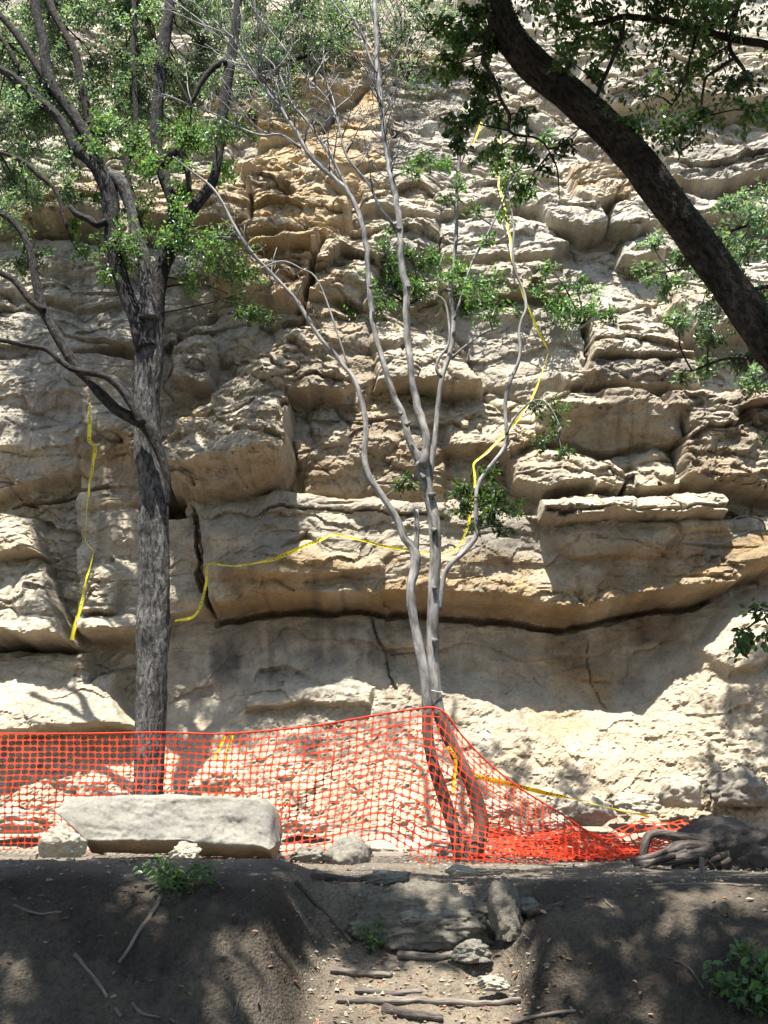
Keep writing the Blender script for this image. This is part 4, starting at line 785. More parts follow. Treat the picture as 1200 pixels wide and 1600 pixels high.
wl_ = [[(-0.6, 4.9, 7.0), (-1.9, 4.3, 7.6), (-3.3, 4.1, 8.0), (-4.6, 4.2, 8.3)], [(0.2, 4.6, 7.2), (0.0, 3.6, 7.9), (-0.4, 2.6, 8.3)], [(0.9, 4.9, 7.2), (1.7, 4.5, 7.8), (2.7, 4.3, 8.1)], [(0.6, 5.3, 7.4), (0.9, 6.0, 8.2), (1.6, 6.6, 8.8)], [(-0.3, 5.1, 7.3), (-0.9, 5.5, 7.9), (-1.6, 5.7, 8.3)], [(-0.9, 4.5, 6.9), (-1.8, 3.5, 7.4), (-2.9, 2.9, 7.7)]]
for k, L_ in enumerate(wl_): wlimb(tree4, 'limb', [top4 + np.array((0, 0, -0.1))] + [np.array(p) for p in L_], np.linspace(0.12, 0.03, len(L_) + 1), 'bark_dark', 60 + k)
limb(tree4, 'limb', [(1330, 120, 24, 0.3), (1262, 92, 22, 0.2), (1200, 70, 18), (1150, 62, 17), (1105, 50, 16), (1062, 36, 16), (1020, 30, 14), (975, 26, 13), (945, 34, 11), (915, 40, 10), (880, 46, 8)], TR - 0.1, 'bark_dark', 14, 0.14, 0.14, 0.03, 71)
wlimb(tree4, 'limb', [at(1370, 770, TR + 0.15), np.array((3.5, 5.3, 4.0)), at(1330, 120, TR + 0.2)], (0.14, 0.10, 0.07), 'bark_dark', 72)
limb(tree4, 'branch', [(932, 152, 9), (940, 130, 9), (952, 105, 9), (962, 80, 9), (972, 60, 8), (976, 30, 7)], TR - 0.15, 'bark_dark', 10, 0.15, 0.1, 0.03, 73)
limb(tree4, 'branch', [(1160, -10, 12), (1150, 20, 11), (1143, 50, 11), (1140, 75, 10), (1148, 90, 10), (1160, 105, 8), (1168, 120, 7)], TR - 0.05, 'bark_dark', 10, 0.15, 0.1, 0.03, 74)
limb(tree4, 'branch', [(1150, 90, 8), (1136, 98, 8), (1120, 110, 8), (1104, 120, 6), (1098, 145, 6), (1096, 165, 5), (1092, 180, 5), (1085, 200, 5), (1082, 222, 5), (1066, 234, 4), (1060, 250, 3)], TR - 0.1, 'bark_dark', 8, 0.15, 0.1, 0.03, 75)
limb(tree4, 'branch', [(1087, 52, 7), (1084, 70, 7), (1078, 90, 6), (1074, 115, 6), (1064, 140, 5), (1050, 165, 3)], TR - 0.15, 'bark_dark', 8, 0.15, 0.1, 0.03, 76)
limb(tree4, 'branch', [(770, 30, 14), (757, 70, 10), (756, 95, 10), (764, 110, 9), (774, 128, 9), (780, 150, 9), (788, 165, 8), (796, 180, 9), (796, 205, 7), (812, 212, 6), (832, 214, 5), (848, 222, 4), (860, 240, 4), (870, 262, 4), (873, 290, 3), (874, 312, 2)], TR - 0.15, 'bark_dark', 9, 0.18, 0.1, 0.03, 77)
limb(tree4, 'branch', [(1290, 800, 10, 1.0), (1210, 828, 8, 1.0), (1180, 829, 7, 1.0), (1152, 838, 6, 1.0), (1128, 850, 5, 1.0), (1100, 848, 3, 1.0), (1062, 849, 2, 1.0)], TR, 'bark_smooth', 8, 0.15, 0.1, 0.03, 78)
limb(tree4, 'branch', [(1196, 829, 5, 1.0), (1192, 815, 5, 1.0), (1176, 808, 4, 1.0), (1152, 808, 4, 1.0), (1146, 814, 4, 1.0), (1148, 824, 3, 1.0)], TR, 'bark_smooth', 8, 0.15, 0.1, 0.03, 79)
wlimb(tree4, 'limb', [at(1470, 960, TR + 0.25), at(1380, 880, TR + 0.8), at(1290, 800, TR + 1.0)], (0.05, 0.03, 0.015), 'bark_dark', 80)
limb(tree4, 'branch', [(1460, 950, 14), (1330, 930, 8), (1240, 945, 6), (1195, 965, 4), (1160, 985, 3)], TR - 0.1, 'bark_dark', 8, 0.12, 0.1, 0.04, 81)
SK4 = np.vstack(skel); tw = Tubes(); lv = Leaves()
# moss and small ferns furring the upper side of the trunk
O = skel[0]; T = np.gradient(O, axis=0); T /= np.linalg.norm(T, axis=1)[:, None]; up = np.array((0, 0, 1.0)) - T * T[:, 2:3]; up /= np.linalg.norm(up, axis=1)[:, None]; sd_ = np.cross(T, up)
ms = Leaves(); n = 7000; i = rng.integers(0, len(O), n); a = rng.normal(size=n) * 0.75; rr = 0.5 * 0.72 * np.interp(np.arange(len(O)) / len(O), (0, 0.2, 0.5, 1), (130, 100, 80, 56)) * mpp(300, TR)
nv = up[i] * np.cos(a)[:, None] + sd_[i] * np.sin(a)[:, None]; keep = gn(i * 0.035, a * 0.8 + 3, 811) > -0.08
c = O[i] + nv * (rr[i] * 0.99)[:, None]; ms.add(c[keep], (nv + unit(n) * 0.8)[keep], unit(n)[keep], rng.uniform(0.010, 0.024, n)[keep], np.clip(0.8 + 0.3 * rng.normal(size=(n, 1)), 0.3, 1.5)[keep] * np.ones((1, 3)))
ms.build('moss', M['leaf_dark'], tree4, 0.5)
def sprays(L_, Y, size, ntw=6, droop=0.25, sk=None, spread=0.3, tw_=None, lv_=None, rad=0.26, vary=0.3):
    for px, py, r, n in L_:
        k = mpp(py, Y); m = max(1, int(round((r * k / 0.16) ** 2)))
        for _ in range(m):
            a, b = rng.uniform(0, 6.28), math.sqrt(rng.random()) * r * (1.0 if m > 1 else 0); c = at(px + b * math.cos(a), py + b * math.sin(a), Y + rng.uniform(-spread, spread))
            spray(tw_ or tw, lv_ or lv, nearest(SK4 if sk is None else sk, c), c, rad if m > 1 else r * k, max(4, int(1.5 * n / m)), size * 0.78, ntw, 0.0035, droop, vary)
sprays([(725, 60, 42, 300), (700, 100, 36, 200), (740, 130, 42, 280), (720, 175, 36, 190), (760, 70, 30, 160), (705, 215, 30, 120), (780, 185, 34, 110), (812, 178, 26, 60), (740, 20, 36, 180), (870, 232, 22, 34), (842, 268, 22, 28), (815, 245, 30, 90), (890, 225, 16, 16), (820, 300, 20, 30), (690, 40, 30, 110), (760, 235, 30, 90)], TR - 0.12, 0.050)
sprays([(960, 70, 50, 170), (905, 60, 40, 130), (930, 115, 34, 80), (1010, 130, 55, 190), (1060, 90, 50, 170), (1050, 190, 48, 150), (1100, 170, 42, 120), (985, 185, 36, 70), (1150, 130, 48, 170), (1180, 60, 50, 190), (1120, 30, 50, 180), (1030, 20, 50, 170), (950, 15, 50, 170), (870, 20, 40, 130), (900, 5, 50, 150), (1000, 0, 50, 160), (1080, 5, 50, 160), (1170, 5, 50, 170), (1175, 165, 40, 110), (1090, 100, 36, 90), (1030, 225, 26, 40), (880, 90, 30, 50)], TR - 0.1, 0.050)
sprays([(1170, 985, 34, 46), (1190, 950, 26, 30), (1150, 1005, 22, 22), (1200, 1000, 26, 26), (1195, 690, 16, 12)], TR - 0.1, 0.055, 5, 0.2)
sprays([(1000, -60, 120, 900), (1150, -60, 100, 800), (850, -70, 100, 700), (700, -70, 80, 500)], TR - 0.1, 0.055)
# the crown out of view above and behind the camera, placed by the ground it shades
def over(n, gx0, gx1, gy0, gy1, nl, rad, keep=1.0, size=0.095):
    for _ in range(n):
        if rng.random() > keep: continue
        tx, ty = rng.uniform(gx0, gx1), rng.uniform(gy0, gy1); z = 7.3
        for _k in range(3):
            Yc = ty - 0.325 * z; z = max(6.9, 0.38 + 1.065 * Yc + 0.55)
        z += rng.random() * 1.0; c = np.array((tx - 0.118 * z, ty - 0.325 * z, z))
        if -0.35 < tx < 0.95 and 5.1 < ty < 6.35 and rng.random() < 0.95: continue
        spray(tw, lv, nearest(SK4, c), c, rad, nl, size, 5, 0.005, 0.05, 0.25, 0.6)
over(285, -3.8, 3.8, 4.3, 7.2, 165, 0.38)
over(55, 1.7, 4.2, 8.8, 10.3, 120, 0.38)
over(70, 0.7, 3.9, 6.9, 8.9, 110, 0.36)
over(40, -3.6, 0.7, 6.9, 7.8, 110, 0.34)
over(330, -9, 9, -5.0, 4.6, 120, 0.7, size=0.15)  # unseen rear of the crown, added to keep sky light off the bank
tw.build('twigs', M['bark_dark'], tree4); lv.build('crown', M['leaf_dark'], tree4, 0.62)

# --- leafy tree at the right whose sprays hang before the cliff
skel.clear(); T5 = 9.6; WSC[0] = 1.0
b5 = at(1420, 1330, T5); b5[2] = gz(b5[0], T5)
tree5 = empty('broadleaf_tree', b5); tag(tree5, 'bushy green tree reaching in from the right below the leaning trunk', 'tree')
limb(tree5, 'trunk', [(1420, 1360, 44), (1415, 1200, 38), (1390, 1000, 34), (1350, 800, 30), (1330, 620, 26), (1300, 500, 22), (1290, 380, 16), (1270, 300, 10)], T5, 'bark_dark', 14, 0.1, 0.1, 0.06, 91)
limb(tree5, 'limb', [(1300, 505, 12), (1250, 462, 9), (1205, 448, 8), (1170, 452, 6), (1130, 440, 5), (1080, 420, 4), (1040, 425, 3)], T5 - 0.2, 'bark_dark', 8, 0.1, 0.1, 0.06, 92)
limb(tree5, 'limb', [(1330, 625, 10), (1260, 590, 8), (1200, 570, 6), (1140, 560, 5), (1080, 580, 3)], T5 - 0.1, 'bark_dark', 8, 0.1, 0.1, 0.06, 93)
limb(tree5, 'limb', [(1290, 390, 9), (1240, 360, 7), (1180, 350, 5), (1120, 370, 4)], T5 - 0.3, 'bark_dark', 8, 0.1, 0.1, 0.06, 94)
SK5 = np.vstack(skel); tw = Tubes(); lv = Leaves()
clumps([(1160, 330, 42, 420), (1120, 385, 40, 380), (1060, 400, 36, 260), (1040, 440, 34, 220), (1170, 400, 45, 480), (1150, 460, 40, 330), (1090, 460, 40, 300), (1060, 490, 30, 160), (1110, 520, 32, 180), (1160, 560, 34, 260), (1100, 580, 30, 150), (1180, 600, 30, 180), (1020, 380, 22, 90), (1010, 420, 18, 60), (1190, 500, 34, 200), (1240, 400, 80, 700), (1260, 560, 80, 600), (1060, 590, 20, 60)], tw, lv, T5 - 0.1, 0.058, 1.7, SK5, 0.5)
tw.build('twigs', M['bark_dark'], tree5); lv.build('crown', M['leaf_grey'], tree5, 0.55)

# --- shrubs rooted in the cliff
def shrub(name, root, L_, size, mat, label, off=0.25, wood='bark_dark'):
    b = onwall(*root, -0.05); t = empty(name, b); tag(t, label, 'shrub', 'shrubs growing on the cliff')
    tb = Tubes(); sk_ = [b[None]]
    for px, py, r, n in L_[:6]:
        c = at(px, py, b[1] - off); O, _ = tb.add([b, (b + c) / 2 + unit(1)[0] * 0.08 + np.array((0, 0, 0.05)), c], (0.016, 0.011, 0.006), 6, 0.06, wob=0.03, seed=int(rng.integers(99))); sk_.append(O)
    tb.build('stems', M[wood], t); sk_ = np.vstack(sk_); tw = Tubes(); lv = Leaves()
    clumps(L_, tw, lv, b[1] - off, size * 0.9, 1.35, sk_, 0.25)
    tw.build('twigs', M[wood], t); lv.build('foliage', M[mat], t)
shrub('cliff_shrub', (640, 478), [(600, 410, 36, 330), (650, 420, 36, 330), (610, 450, 32, 260), (660, 455, 30, 220), (690, 440, 30, 220), (560, 440, 28, 170), (715, 465, 26, 150), (640, 392, 26, 150), (540, 455, 22, 90), (545, 495, 20, 90), (590, 485, 18, 70), (750, 455, 34, 220), (785, 480, 28, 160), (735, 490, 26, 120), (815, 495, 22, 90), (680, 400, 28, 150), (570, 400, 26, 120)], 0.062, 'leaf_bright', 'bright green shrub on the ledge behind the silver trunk')
shrub('cliff_shrub', (905, 510), [(895, 475, 34, 330), (870, 485, 26, 170), (920, 485, 26, 170), (950, 492, 20, 130), (900, 445, 26, 110), (860, 420, 18, 70), (840, 450, 22, 90), (930, 455, 18, 60)], 0.068, 'leaf_bright', 'bright green shrub on the ledge right of the hanging tape')
shrub('cliff_shrub', (1000, 440), [(1000, 410, 28, 160), (1020, 400, 22, 90), (985, 415, 22, 90)], 0.06, 'leaf_dark', 'small dark shrub under the leaning trunk')
shrub('cliff_shrub', (635, 130), [(630, 60, 42, 300), (670, 50, 40, 260), (650, 100, 36, 200), (600, 70, 30, 120), (690, 90, 30, 150), (660, 140, 26, 100), (615, 20, 40, 260), (680, 10, 40, 220), (640, 20, 50, 300), (710, 30, 36, 180), (600, -10, 50, 250)], 0.062, 'leaf_grey', 'grey-green scrub high on the cliff left of the leaning trunk')
shrub('cliff_shrub', (560, 60), [(545, 20, 40, 240), (510, 40, 32, 140), (575, 40, 28, 110), (560, -10, 40, 180), (530, 60, 24, 70)], 0.062, 'leaf_grey', 'thin scrub at the very top between two bare branches')
shrub('cliff_shrub', (640, 628), [(668, 622, 12, 40), (655, 632, 10, 25)], 0.05, 'leaf_bright', 'tiny green sprig in a joint between the silver stems')
shrub('cliff_shrub', (60, 300), [(50, 285, 40, 200), (20, 310, 40, 180), (90, 270, 30, 140)], 0.062, 'leaf_grey', 'dull scrub on the upper left ledge behind the oak limbs')

# ------------------------------------------------------------------ the orange net fence
def curve_px(L_, n):
    """px polyline with depth, resampled evenly to n+1 world points"""
    pts = np.array([at(p[0], p[1], p[2]) for p in L_]); O, _ = spline(pts, np.zeros(len(pts)), 0.02)
    s = np.concatenate(([0], np.cumsum(np.linalg.norm(np.diff(O, axis=0), axis=1)))); t = np.linspace(0, s[-1], n + 1)
    return np.stack([np.interp(t, s, O[:, k]) for k in range(3)], -1)
def net(G, hw=0.925, hh=0.89):
    """G: (rows+1, cols+1, 3) knots of the net; every mesh opening is a rounded hole with strands about it"""
    A, B_, C_, D_ = G[:-1, :-1], G[:-1, 1:], G[1:, 1:], G[1:, :-1]
    def q(u, v): return ((1 - u) * (1 - v))[..., None] * A[..., None, :] + (u * (1 - v))[..., None] * B_[..., None, :] + (u * v)[..., None] * C_[..., None, :] + ((1 - u) * v)[..., None] * D_[..., None, :]
    ou = np.array((0, .25, .5, .75, 1, 1, 1, 1, 1, .75, .5, .25, 0, 0, 0, 0)); ov = np.array((0, 0, 0, 0, 0, .25, .5, .75, 1, 1, 1, 1, 1, .75, .5, .25))
    a = np.arctan2((ov - .5), (ou - .5)); r = (np.abs(np.cos(a)) ** 3.2 + np.abs(np.sin(a)) ** 3.2) ** (-1 / 3.2)
    iu = 0.5 + 0.5 * hw * np.cos(a) * r; iv = 0.5 + 0.5 * hh * np.sin(a) * r
    sh = A.shape[:2]; jit = rng.normal(size=sh + (2, 1)) * 0.035
    O = q(np.broadcast_to(ou, sh + (16,)), np.broadcast_to(ov, sh + (16,))); I = q(np.broadcast_to(iu, sh + (16,)) + jit[..., 0, :], np.broadcast_to(iv, sh + (16,)) + jit[..., 1, :])
    V = np.concatenate((O, I), -2).reshape(-1, 3); n = sh[0] * sh[1]; k = np.arange(16); k2 = (k + 1) % 16
    f = np.stack((k, k2, 16 + k2, 16 + k), -1); F = (np.arange(n) * 32)[:, None, None] + f[None]
    return V, F.reshape(-1, 4)
def net_obj(name, G, parent, hw=0.925, hh=0.89):
    V, F = net(G, hw, hh); o = link(name, mesh_np(name, V, F, smooth=False), M['orange'], parent)
    s = o.modifiers.new('thickness', 'SOLIDIFY'); s.thickness = 0.003; return o
fence = empty('safety_fence', (at(690, 1350, 9.15)[0], 9.15, gz(at(690, 1350, 9.15)[0], 9.15)))
tag(fence, 'orange plastic mesh safety fence strung to the silver tree and slumping to the right', 'fence')
NR = 19
T_ = curve_px([(-260, 1150, 9.9), (-60, 1147, 9.8), (0, 1147, 9.75), (120, 1147, 9.7), (250, 1145, 9.62), (352, 1147, 9.55), (480, 1136, 9.4), (560, 1123, 9.3), (640, 1110, 9.2), (668, 1107, 9.15), (688, 1109, 9.1)], 84)
B_ = curve_px([(-260, 1334, 9.85), (-60, 1330, 9.75), (0, 1328, 9.65), (60, 1327, 9.6), (200, 1333, 9.55), (330, 1340, 9.4), (430, 1342, 9.2), (510, 1328, 9.15), (592, 1312, 9.05), (618, 1322, 9.02), (662, 1351, 9.02)], 84)
v = np.linspace(0, 1, NR + 1)[:, None, None]; G = T_[None] * (1 - v) + B_[None] * v
uu, vv = np.meshgrid(np.arange(85) * 0.087, np.linspace(0, 1, NR + 1))
bulge = np.sin(np.pi * vv)
G[..., 1] += bulge * (0.16 * gn(uu * 0.8, vv * 1.2 + 4, 601) + 0.05 * gn(uu * 2.4, vv * 3 + uu, 603)); G[..., 2] += 0.5 * bulge * 0.05 * gn(uu * 1.1, vv * 2, 605) - 0.012 * bulge; G[..., 0] += bulge * 0.05 * gn(uu * 1.0 + 7, vv * 2, 607)
fold = np.exp(-((uu - 5.95 + 1.1 * (vv - 0.35)) / 0.16) ** 2) * bulge; G[..., 1] -= 0.10 * fold; G[..., 2] -= 0.03 * fold
net_obj('net_panel', G, fence)
T_ = curve_px([(690, 1109, 9.1), (722, 1150, 9.1), (760, 1190, 9.1), (812, 1232, 9.1), (870, 1268, 9.1), (912, 1296, 9.1), (952, 1322, 9.12)], 25)
B_ = curve_px([(662, 1351, 9.02), (700, 1352, 9.0), (760, 1353, 9.0), (830, 1353, 9.0), (890, 1352, 9.05), (952, 1350, 9.05)], 25)
G = T_[None] * (1 - v) + B_[None] * v; uu, vv = np.meshgrid(np.arange(26) * 0.087, np.linspace(0, 1, NR + 1)); bulge = np.sin(np.pi * vv)
G[..., 1] += bulge * (0.10 * gn(uu * 1.3, vv * 2.2, 611) + 0.03 * gn(uu * 4, vv * 5, 613)); G[..., 0] += bulge * 0.05 * gn(uu * 1.4 + 3, vv * 2, 617); G[..., 2] -= bulge * 0.04 * sstep(0.6, 2.0, uu)
net_obj('net_panel', G, fence)
tb = Tubes()
for L_ in ([(-260, 1150, 9.9), (-60, 1147, 9.8), (120, 1147, 9.7), (250, 1145, 9.62), (352, 1147, 9.55), (480, 1136, 9.4), (560, 1123, 9.3), (640, 1110, 9.2), (688, 1109, 9.1), (722, 1150, 9.1), (760, 1190, 9.1), (812, 1232, 9.1), (870, 1268, 9.1), (912, 1296, 9.1), (952, 1322, 9.12)],):
    tb.add([at(*p) + np.array((0, -0.004, 0.004)) for p in L_], [0.0075] * len(L_), 6, 0.06)
tb.build('top_strand', M['orange'], fence)
def heap(seed, lift, x0, x1, y0, y1, nc, nr, amp):
    u, w = np.meshgrid(np.linspace(0, 1, nc + 1), np.linspace(0, 1, nr + 1))
    X = x0 + (x1 - x0) * u + 0.10 * gn(u * 9, w * 4, seed); Y = y0 + (y1 - y0) * w + 0.10 * gn(u * 7 + 4, w * 3, seed + 1) + 0.10 * u * (y1 - y0)
    Z = g_h(X, Y) + lift * (0.25 + 0.75 * w) * np.clip(0.55 + 1.1 * gn(u * 5, w * 1.5 + 2, seed + 2), 0.08, 1.2) + amp * np.abs(gn(u * 17, w * 7, seed + 3)) + 0.35 * amp * gn(u * 40, w * 16, seed + 4) + 0.012
    return np.stack((X, Y, Z), -1)
xl, xr = at(735, 1340, 9.2)[0], at(1260, 1300, 9.4)[0]
net_obj('crumpled_net', heap(621, 0.17, xl, xr, 9.12, 10.25, 36, 11, 0.08), fence, 0.87, 0.83)
net_obj('crumpled_net', heap(641, 0.24, xl + 0.25, xr, 9.30, 10.45, 32, 10, 0.08), fence, 0.86, 0.82)
net_obj('crumpled_net', heap(661, 0.08, at(870, 1340, 9.1)[0], at(1010, 1340, 9.1)[0], 9.03, 9.5, 14, 6, 0.10), fence, 0.85, 0.8)

# ------------------------------------------------------------------ yellow warning tape
def tape(name, L_, label, w=0.06, turns=None, ys=None, prints=True, off=0.10, parent=None):
    pts = []
    if ys is None:
        dense = []
        for a, b in zip(L_[:-1], L_[1:]):
            m = max(1, int(math.hypot(b[0] - a[0], b[1] - a[1]) / 14)); dense += [(a[0] + (b[0] - a[0]) * i / m, a[1] + (b[1] - a[1]) * i / m) for i in range(m)]
        dense.append(L_[-1]); Y = np.array([onwall(x, y, off)[1] for x, y in dense]); n = len(Y)
        Ym = np.array([Y[max(0, i - 5):i + 6].min() for i in range(n)]); Ym = np.array([Ym[max(0, i - 4):i + 5].mean() for i in range(n)]); Ym = np.minimum(Ym, Y)
        pts = [at(x, y, q) for (x, y), q in zip(dense, Ym)]
    else: pts = [at(x, y, q) for (x, y), q in zip(L_, ys)]
    O, _ = spline(np.array(pts), np.zeros(len(pts)), 0.03); n = len(O)
    T = np.gradient(O, axis=0); T /= np.linalg.norm(T, axis=1)[:, None]; s = np.concatenate(([0], np.cumsum(np.linalg.norm(np.diff(O, axis=0), axis=1))))
    view = O - np.array((0, 0, CAMZ)); view /= np.linalg.norm(view, axis=1)[:, None]
    W = np.cross(T, np.array((0.10, 1.0, 0.25))[None]); W /= np.linalg.norm(W, axis=1)[:, None]; N_ = np.cross(T, W)
    ang = 2.6 * gn(s * 0.8, s * 0 + len(L_), 701) + 0.5 * gn(s * 5, s * 0 + 2, 703) + 0.35; O = O + 0.012 * np.stack([gn(s * 4, s * 0 + q_, 705) for q_ in range(3)], -1); W2 = W * np.cos(ang)[:, None] + N_ * np.sin(ang)[:, None]; N2 = np.cross(T, W2)
    cols = np.array((-0.5, -0.17, 0.17, 0.5)); curl = 0.12 * w * (np.abs(cols) * 2) ** 2
    wid = w * np.clip(0.72 + 0.9 * gn(s * 1.1, s * 0 + 7 + len(L_), 707) + 0.3 * gn(s * 6, s * 0 + 1, 709), 0.28, 1.05)
    def surf(si, c, o=0.0):
        P_ = np.stack([np.interp(si, s, O[:, k]) for k in range(3)], -1); Wq = np.stack([np.interp(si, s, W2[:, k]) for k in range(3)], -1); Nq = np.stack([np.interp(si, s, N2[:, k]) for k in range(3)], -1)
        wq = np.interp(si, s, wid); return P_ + Wq * (c * wq)[:, None] + Nq * (0.12 * w * (2 * c) ** 2 + o)[:, None]
    V = np.stack([surf(s, np.full(n, c)) for c in cols], 1).reshape(-1, 3); jj = np.arange(n * 4).reshape(n, 4)
    o = link(name, mesh_np(name, V, np.stack((jj[:-1, :-1], jj[:-1, 1:], jj[1:, 1:], jj[1:, :-1]), -1).reshape(-1, 4)), M['tape'], parent)
    if label: tag(o, label, 'tape', 'yellow warning tapes')
    if prints:
        Vp, Fp, k = [], [], 0; S = 0.05
        while S < s[-1] - 0.35:
            for ch in range(7):
                x0 = S + ch * 0.036
                for (a0, a1, c0, c1) in (((0, 0.007, -0.3, 0.3), (0.007, 0.024, 0.18, 0.3), (0.007, 0.024, -0.3, -0.18)), ((0, 0.007, -0.3, 0.3), (0.018, 0.025, -0.3, 0.3), (0.007, 0.018, -0.06, 0.06)), ((0.009, 0.016, -0.3, 0.3), (0, 0.025, 0.2, 0.3)))[ch % 3]:
                    for side in (-1, 1):
                        Vp.append(surf(np.array((x0 + a0, x0 + a1, x0 + a1, x0 + a0)), np.array((c0, c0, c1, c1)), side * 0.0015)); Fp.append((k, k + 1, k + 2, k + 3)); k += 4
            S += 0.42
        if Vp: link('print', mesh_np('print', np.vstack(Vp), np.array(Fp)), M['ink'], o)['kind'] = 'stuff'
    return o
tape('warning_tape', [(752, 190), (748, 205), (740, 226)], 'short scrap of yellow tape high on the cliff beside leaves', 0.07, prints=False)
tape('warning_tape', [(782, 212), (779, 250), (780, 290), (790, 332), (797, 372), (800, 402), (808, 432), (819, 466), (836, 505), (857, 550), (846, 588), (830, 625), (812, 652), (794, 674), (766, 702), (741, 724), (742, 752), (737, 790), (731, 822), (722, 846), (708, 861), (690, 867), (650, 862), (600, 853), (560, 843), (522, 835), (490, 848), (460, 860), (430, 873), (400, 880), (372, 885), (352, 884), (326, 883), (322, 908), (317, 935), (309, 956), (297, 967), (274, 970)], 'long yellow warning tape zigzagging down the cliff behind the silver tree', 0.040)
tape('warning_tape', [(141, 630), (140, 660), (140, 690), (148, 698), (146, 720), (141, 755), (137, 790), (134, 825), (135, 846), (146, 862), (142, 884), (136, 902), (130, 935), (121, 965), (112, 1000)], 'yellow warning tape hanging down the cliff left of the oak trunk', 0.048)
tape('warning_tape', [(364, 1146), (356, 1175), (352, 1212), (347, 1248)], 'yellow strip of tape dangling behind the fence above the long block', 0.055, ys=[9.66, 9.72, 9.76, 9.8])
tape('warning_tape', [(352, 1150), (344, 1168), (336, 1186)], 'short curled yellow tape end beside the dangling strip', 0.05, ys=[9.66, 9.7, 9.72], prints=False)
tape('warning_tape', [(700, 1166), (714, 1184), (732, 1204), (760, 1216), (800, 1226), (850, 1238), (905, 1249), (955, 1262), (1015, 1276)], 'yellow tape stretched low from the silver tree to the rubble', 0.06, ys=[9.28, 9.4, 9.6, 9.75, 9.85, 9.95, 10.05, 10.2, 10.35])
tape('warning_tape', [(712, 1186), (712, 1205), (708, 1238)], 'short yellow tape end hanging on the twin legs', 0.05, ys=[9.3, 9.32, 9.35], prints=False)

# ------------------------------------------------------------------ roots, logs, twigs
RY = 8.35
rm = empty('root_mass', at(1140, 1352, RY)); tag(rm, 'gnarled dark stump with roots beside the path at the right edge', 'stump')
me = rock_mesh(0.38, 0.32, 0.27, 81, 5, 0.20); q = at(1150, 1350, RY)
V = np.array([v.co[:] for v in me.vertices]); V *= (1 + 0.16 * ridged(np.arctan2(V[:, 1], V[:, 0]) * 2.2, V[:, 2] * 1.5, 3, 83))[:, None]; V += q + np.array((0, 0.1, 0.13))
F = np.array([p.vertices[:] for p in me.polygons])
link('bole', mesh_np('bole', V, F, uv=np.stack((np.arctan2(V[:, 1] - RY, V[:, 0] - q[0]) * 0.4, V[:, 2]), -1)), M['bole'], rm)
for k, L_ in enumerate([[(1110, 1318, 26), (1080, 1312, 20), (1062, 1308, 16), (1040, 1304, 15), (1020, 1303, 14), (1011, 1310, 14), (1006, 1328, 13), (1004, 1345, 12)],
        [(1105, 1325, 24), (1080, 1322, 20), (1060, 1326, 18), (1035, 1334, 13), (1010, 1340, 10), (985, 1344, 7)], [(1115, 1330, 24), (1085, 1336, 20), (1055, 1342, 15), (1025, 1346, 10), (990, 1350, 7)],
        [(1120, 1335, 22), (1105, 1345, 18), (1085, 1352, 14), (1050, 1356, 8)], [(1130, 1330, 24), (1135, 1348, 20), (1130, 1362, 12)], [(1160, 1335, 26), (1170, 1352, 20), (1176, 1366, 12)],
        [(1090, 1318, 18), (1070, 1314, 15), (1050, 1322, 13), (1040, 1338, 10), (1030, 1350, 7)], [(1185, 1330, 26), (1200, 1348, 20), (1230, 1362, 12)]]):
    tb = Tubes(); tb.add(*limbpts(L_, RY - 0.05 - 0.03 * (k % 3)), seg=10, step=0.03, gnarl=0.25, ridge=0.15, seed=90 + k); tb.build('root', M['root'], rm)
for k in range(6):
    x0, y0 = rng.uniform(1040, 1190), rng.uniform(1325, 1345); x1 = x0 + rng.uniform(-90, 30); L_ = [(x0, y0, 9), (x0 + (x1 - x0) * 0.4 + rng.normal() * 8, y0 + 8, 7), (x0 + (x1 - x0) * 0.7 + rng.normal() * 8, y0 + 14, 5), (x1, min(1362, y0 + 22), 3)]
    tb = Tubes(); tb.add(*limbpts(L_, RY - 0.12 - 0.02 * (k % 5)), seg=7, step=0.03, gnarl=0.3, seed=130 + k, wob=0.03); tb.build('root', M['root'], rm)
def stick(px, label, r, mat='dead', name='fallen_twig', group='fallen twigs on the bank', cat='twig', lift=0.6, seed=1, fixY=None):
    pts = [onground(x, y) for x, y in px]
    for p in pts: p[2] += r * lift
    tb = Tubes(); tb.add(pts, np.linspace(r, r * 0.6, len(pts)), 9, 0.03, 0.2, 0.1, seed, 0.01); return tag(tb.build(name, M[mat]), label, cat, group)
stick([(252, 1402), (236, 1432), (214, 1464), (186, 1508)], 'long pale twig lying below the green plant on the left bank', 0.014, seed=101)
stick([(116, 1498), (140, 1524), (160, 1552), (190, 1594)], 'grey twig slanting down the lower left bank', 0.012, seed=102)
stick([(206, 1576), (226, 1590), (250, 1598)], 'short twig at the bottom edge of the left bank', 0.010, seed=103)
stick([(376, 1556), (368, 1578), (362, 1596)], 'thin upright twig at the foot of the left bank', 0.007, seed=104)
stick([(462, 1382), (490, 1412), (520, 1446), (550, 1478)], 'thin root running down the left side of the gully', 0.016, 'root', 'exposed_root', 'exposed roots', 'root', seed=105)
stick([(488, 1376), (540, 1378), (590, 1379), (630, 1380)], 'dark straight log along the path edge above the gully', 0.026, 'root', 'step_log', 'logs set as steps', 'log', 0.5, seed=106)
stick([(516, 1520), (545, 1526), (580, 1527), (612, 1528)], 'short brown log at the left of the gully steps', 0.022, 'dead', 'step_log', 'logs set as steps', 'log', 0.6, seed=107)
stick([(624, 1500), (660, 1503), (690, 1500), (718, 1494)], 'pale pinkish log under the big rock step', 0.026, 'dead', 'step_log', 'logs set as steps', 'log', 0.6, seed=108)
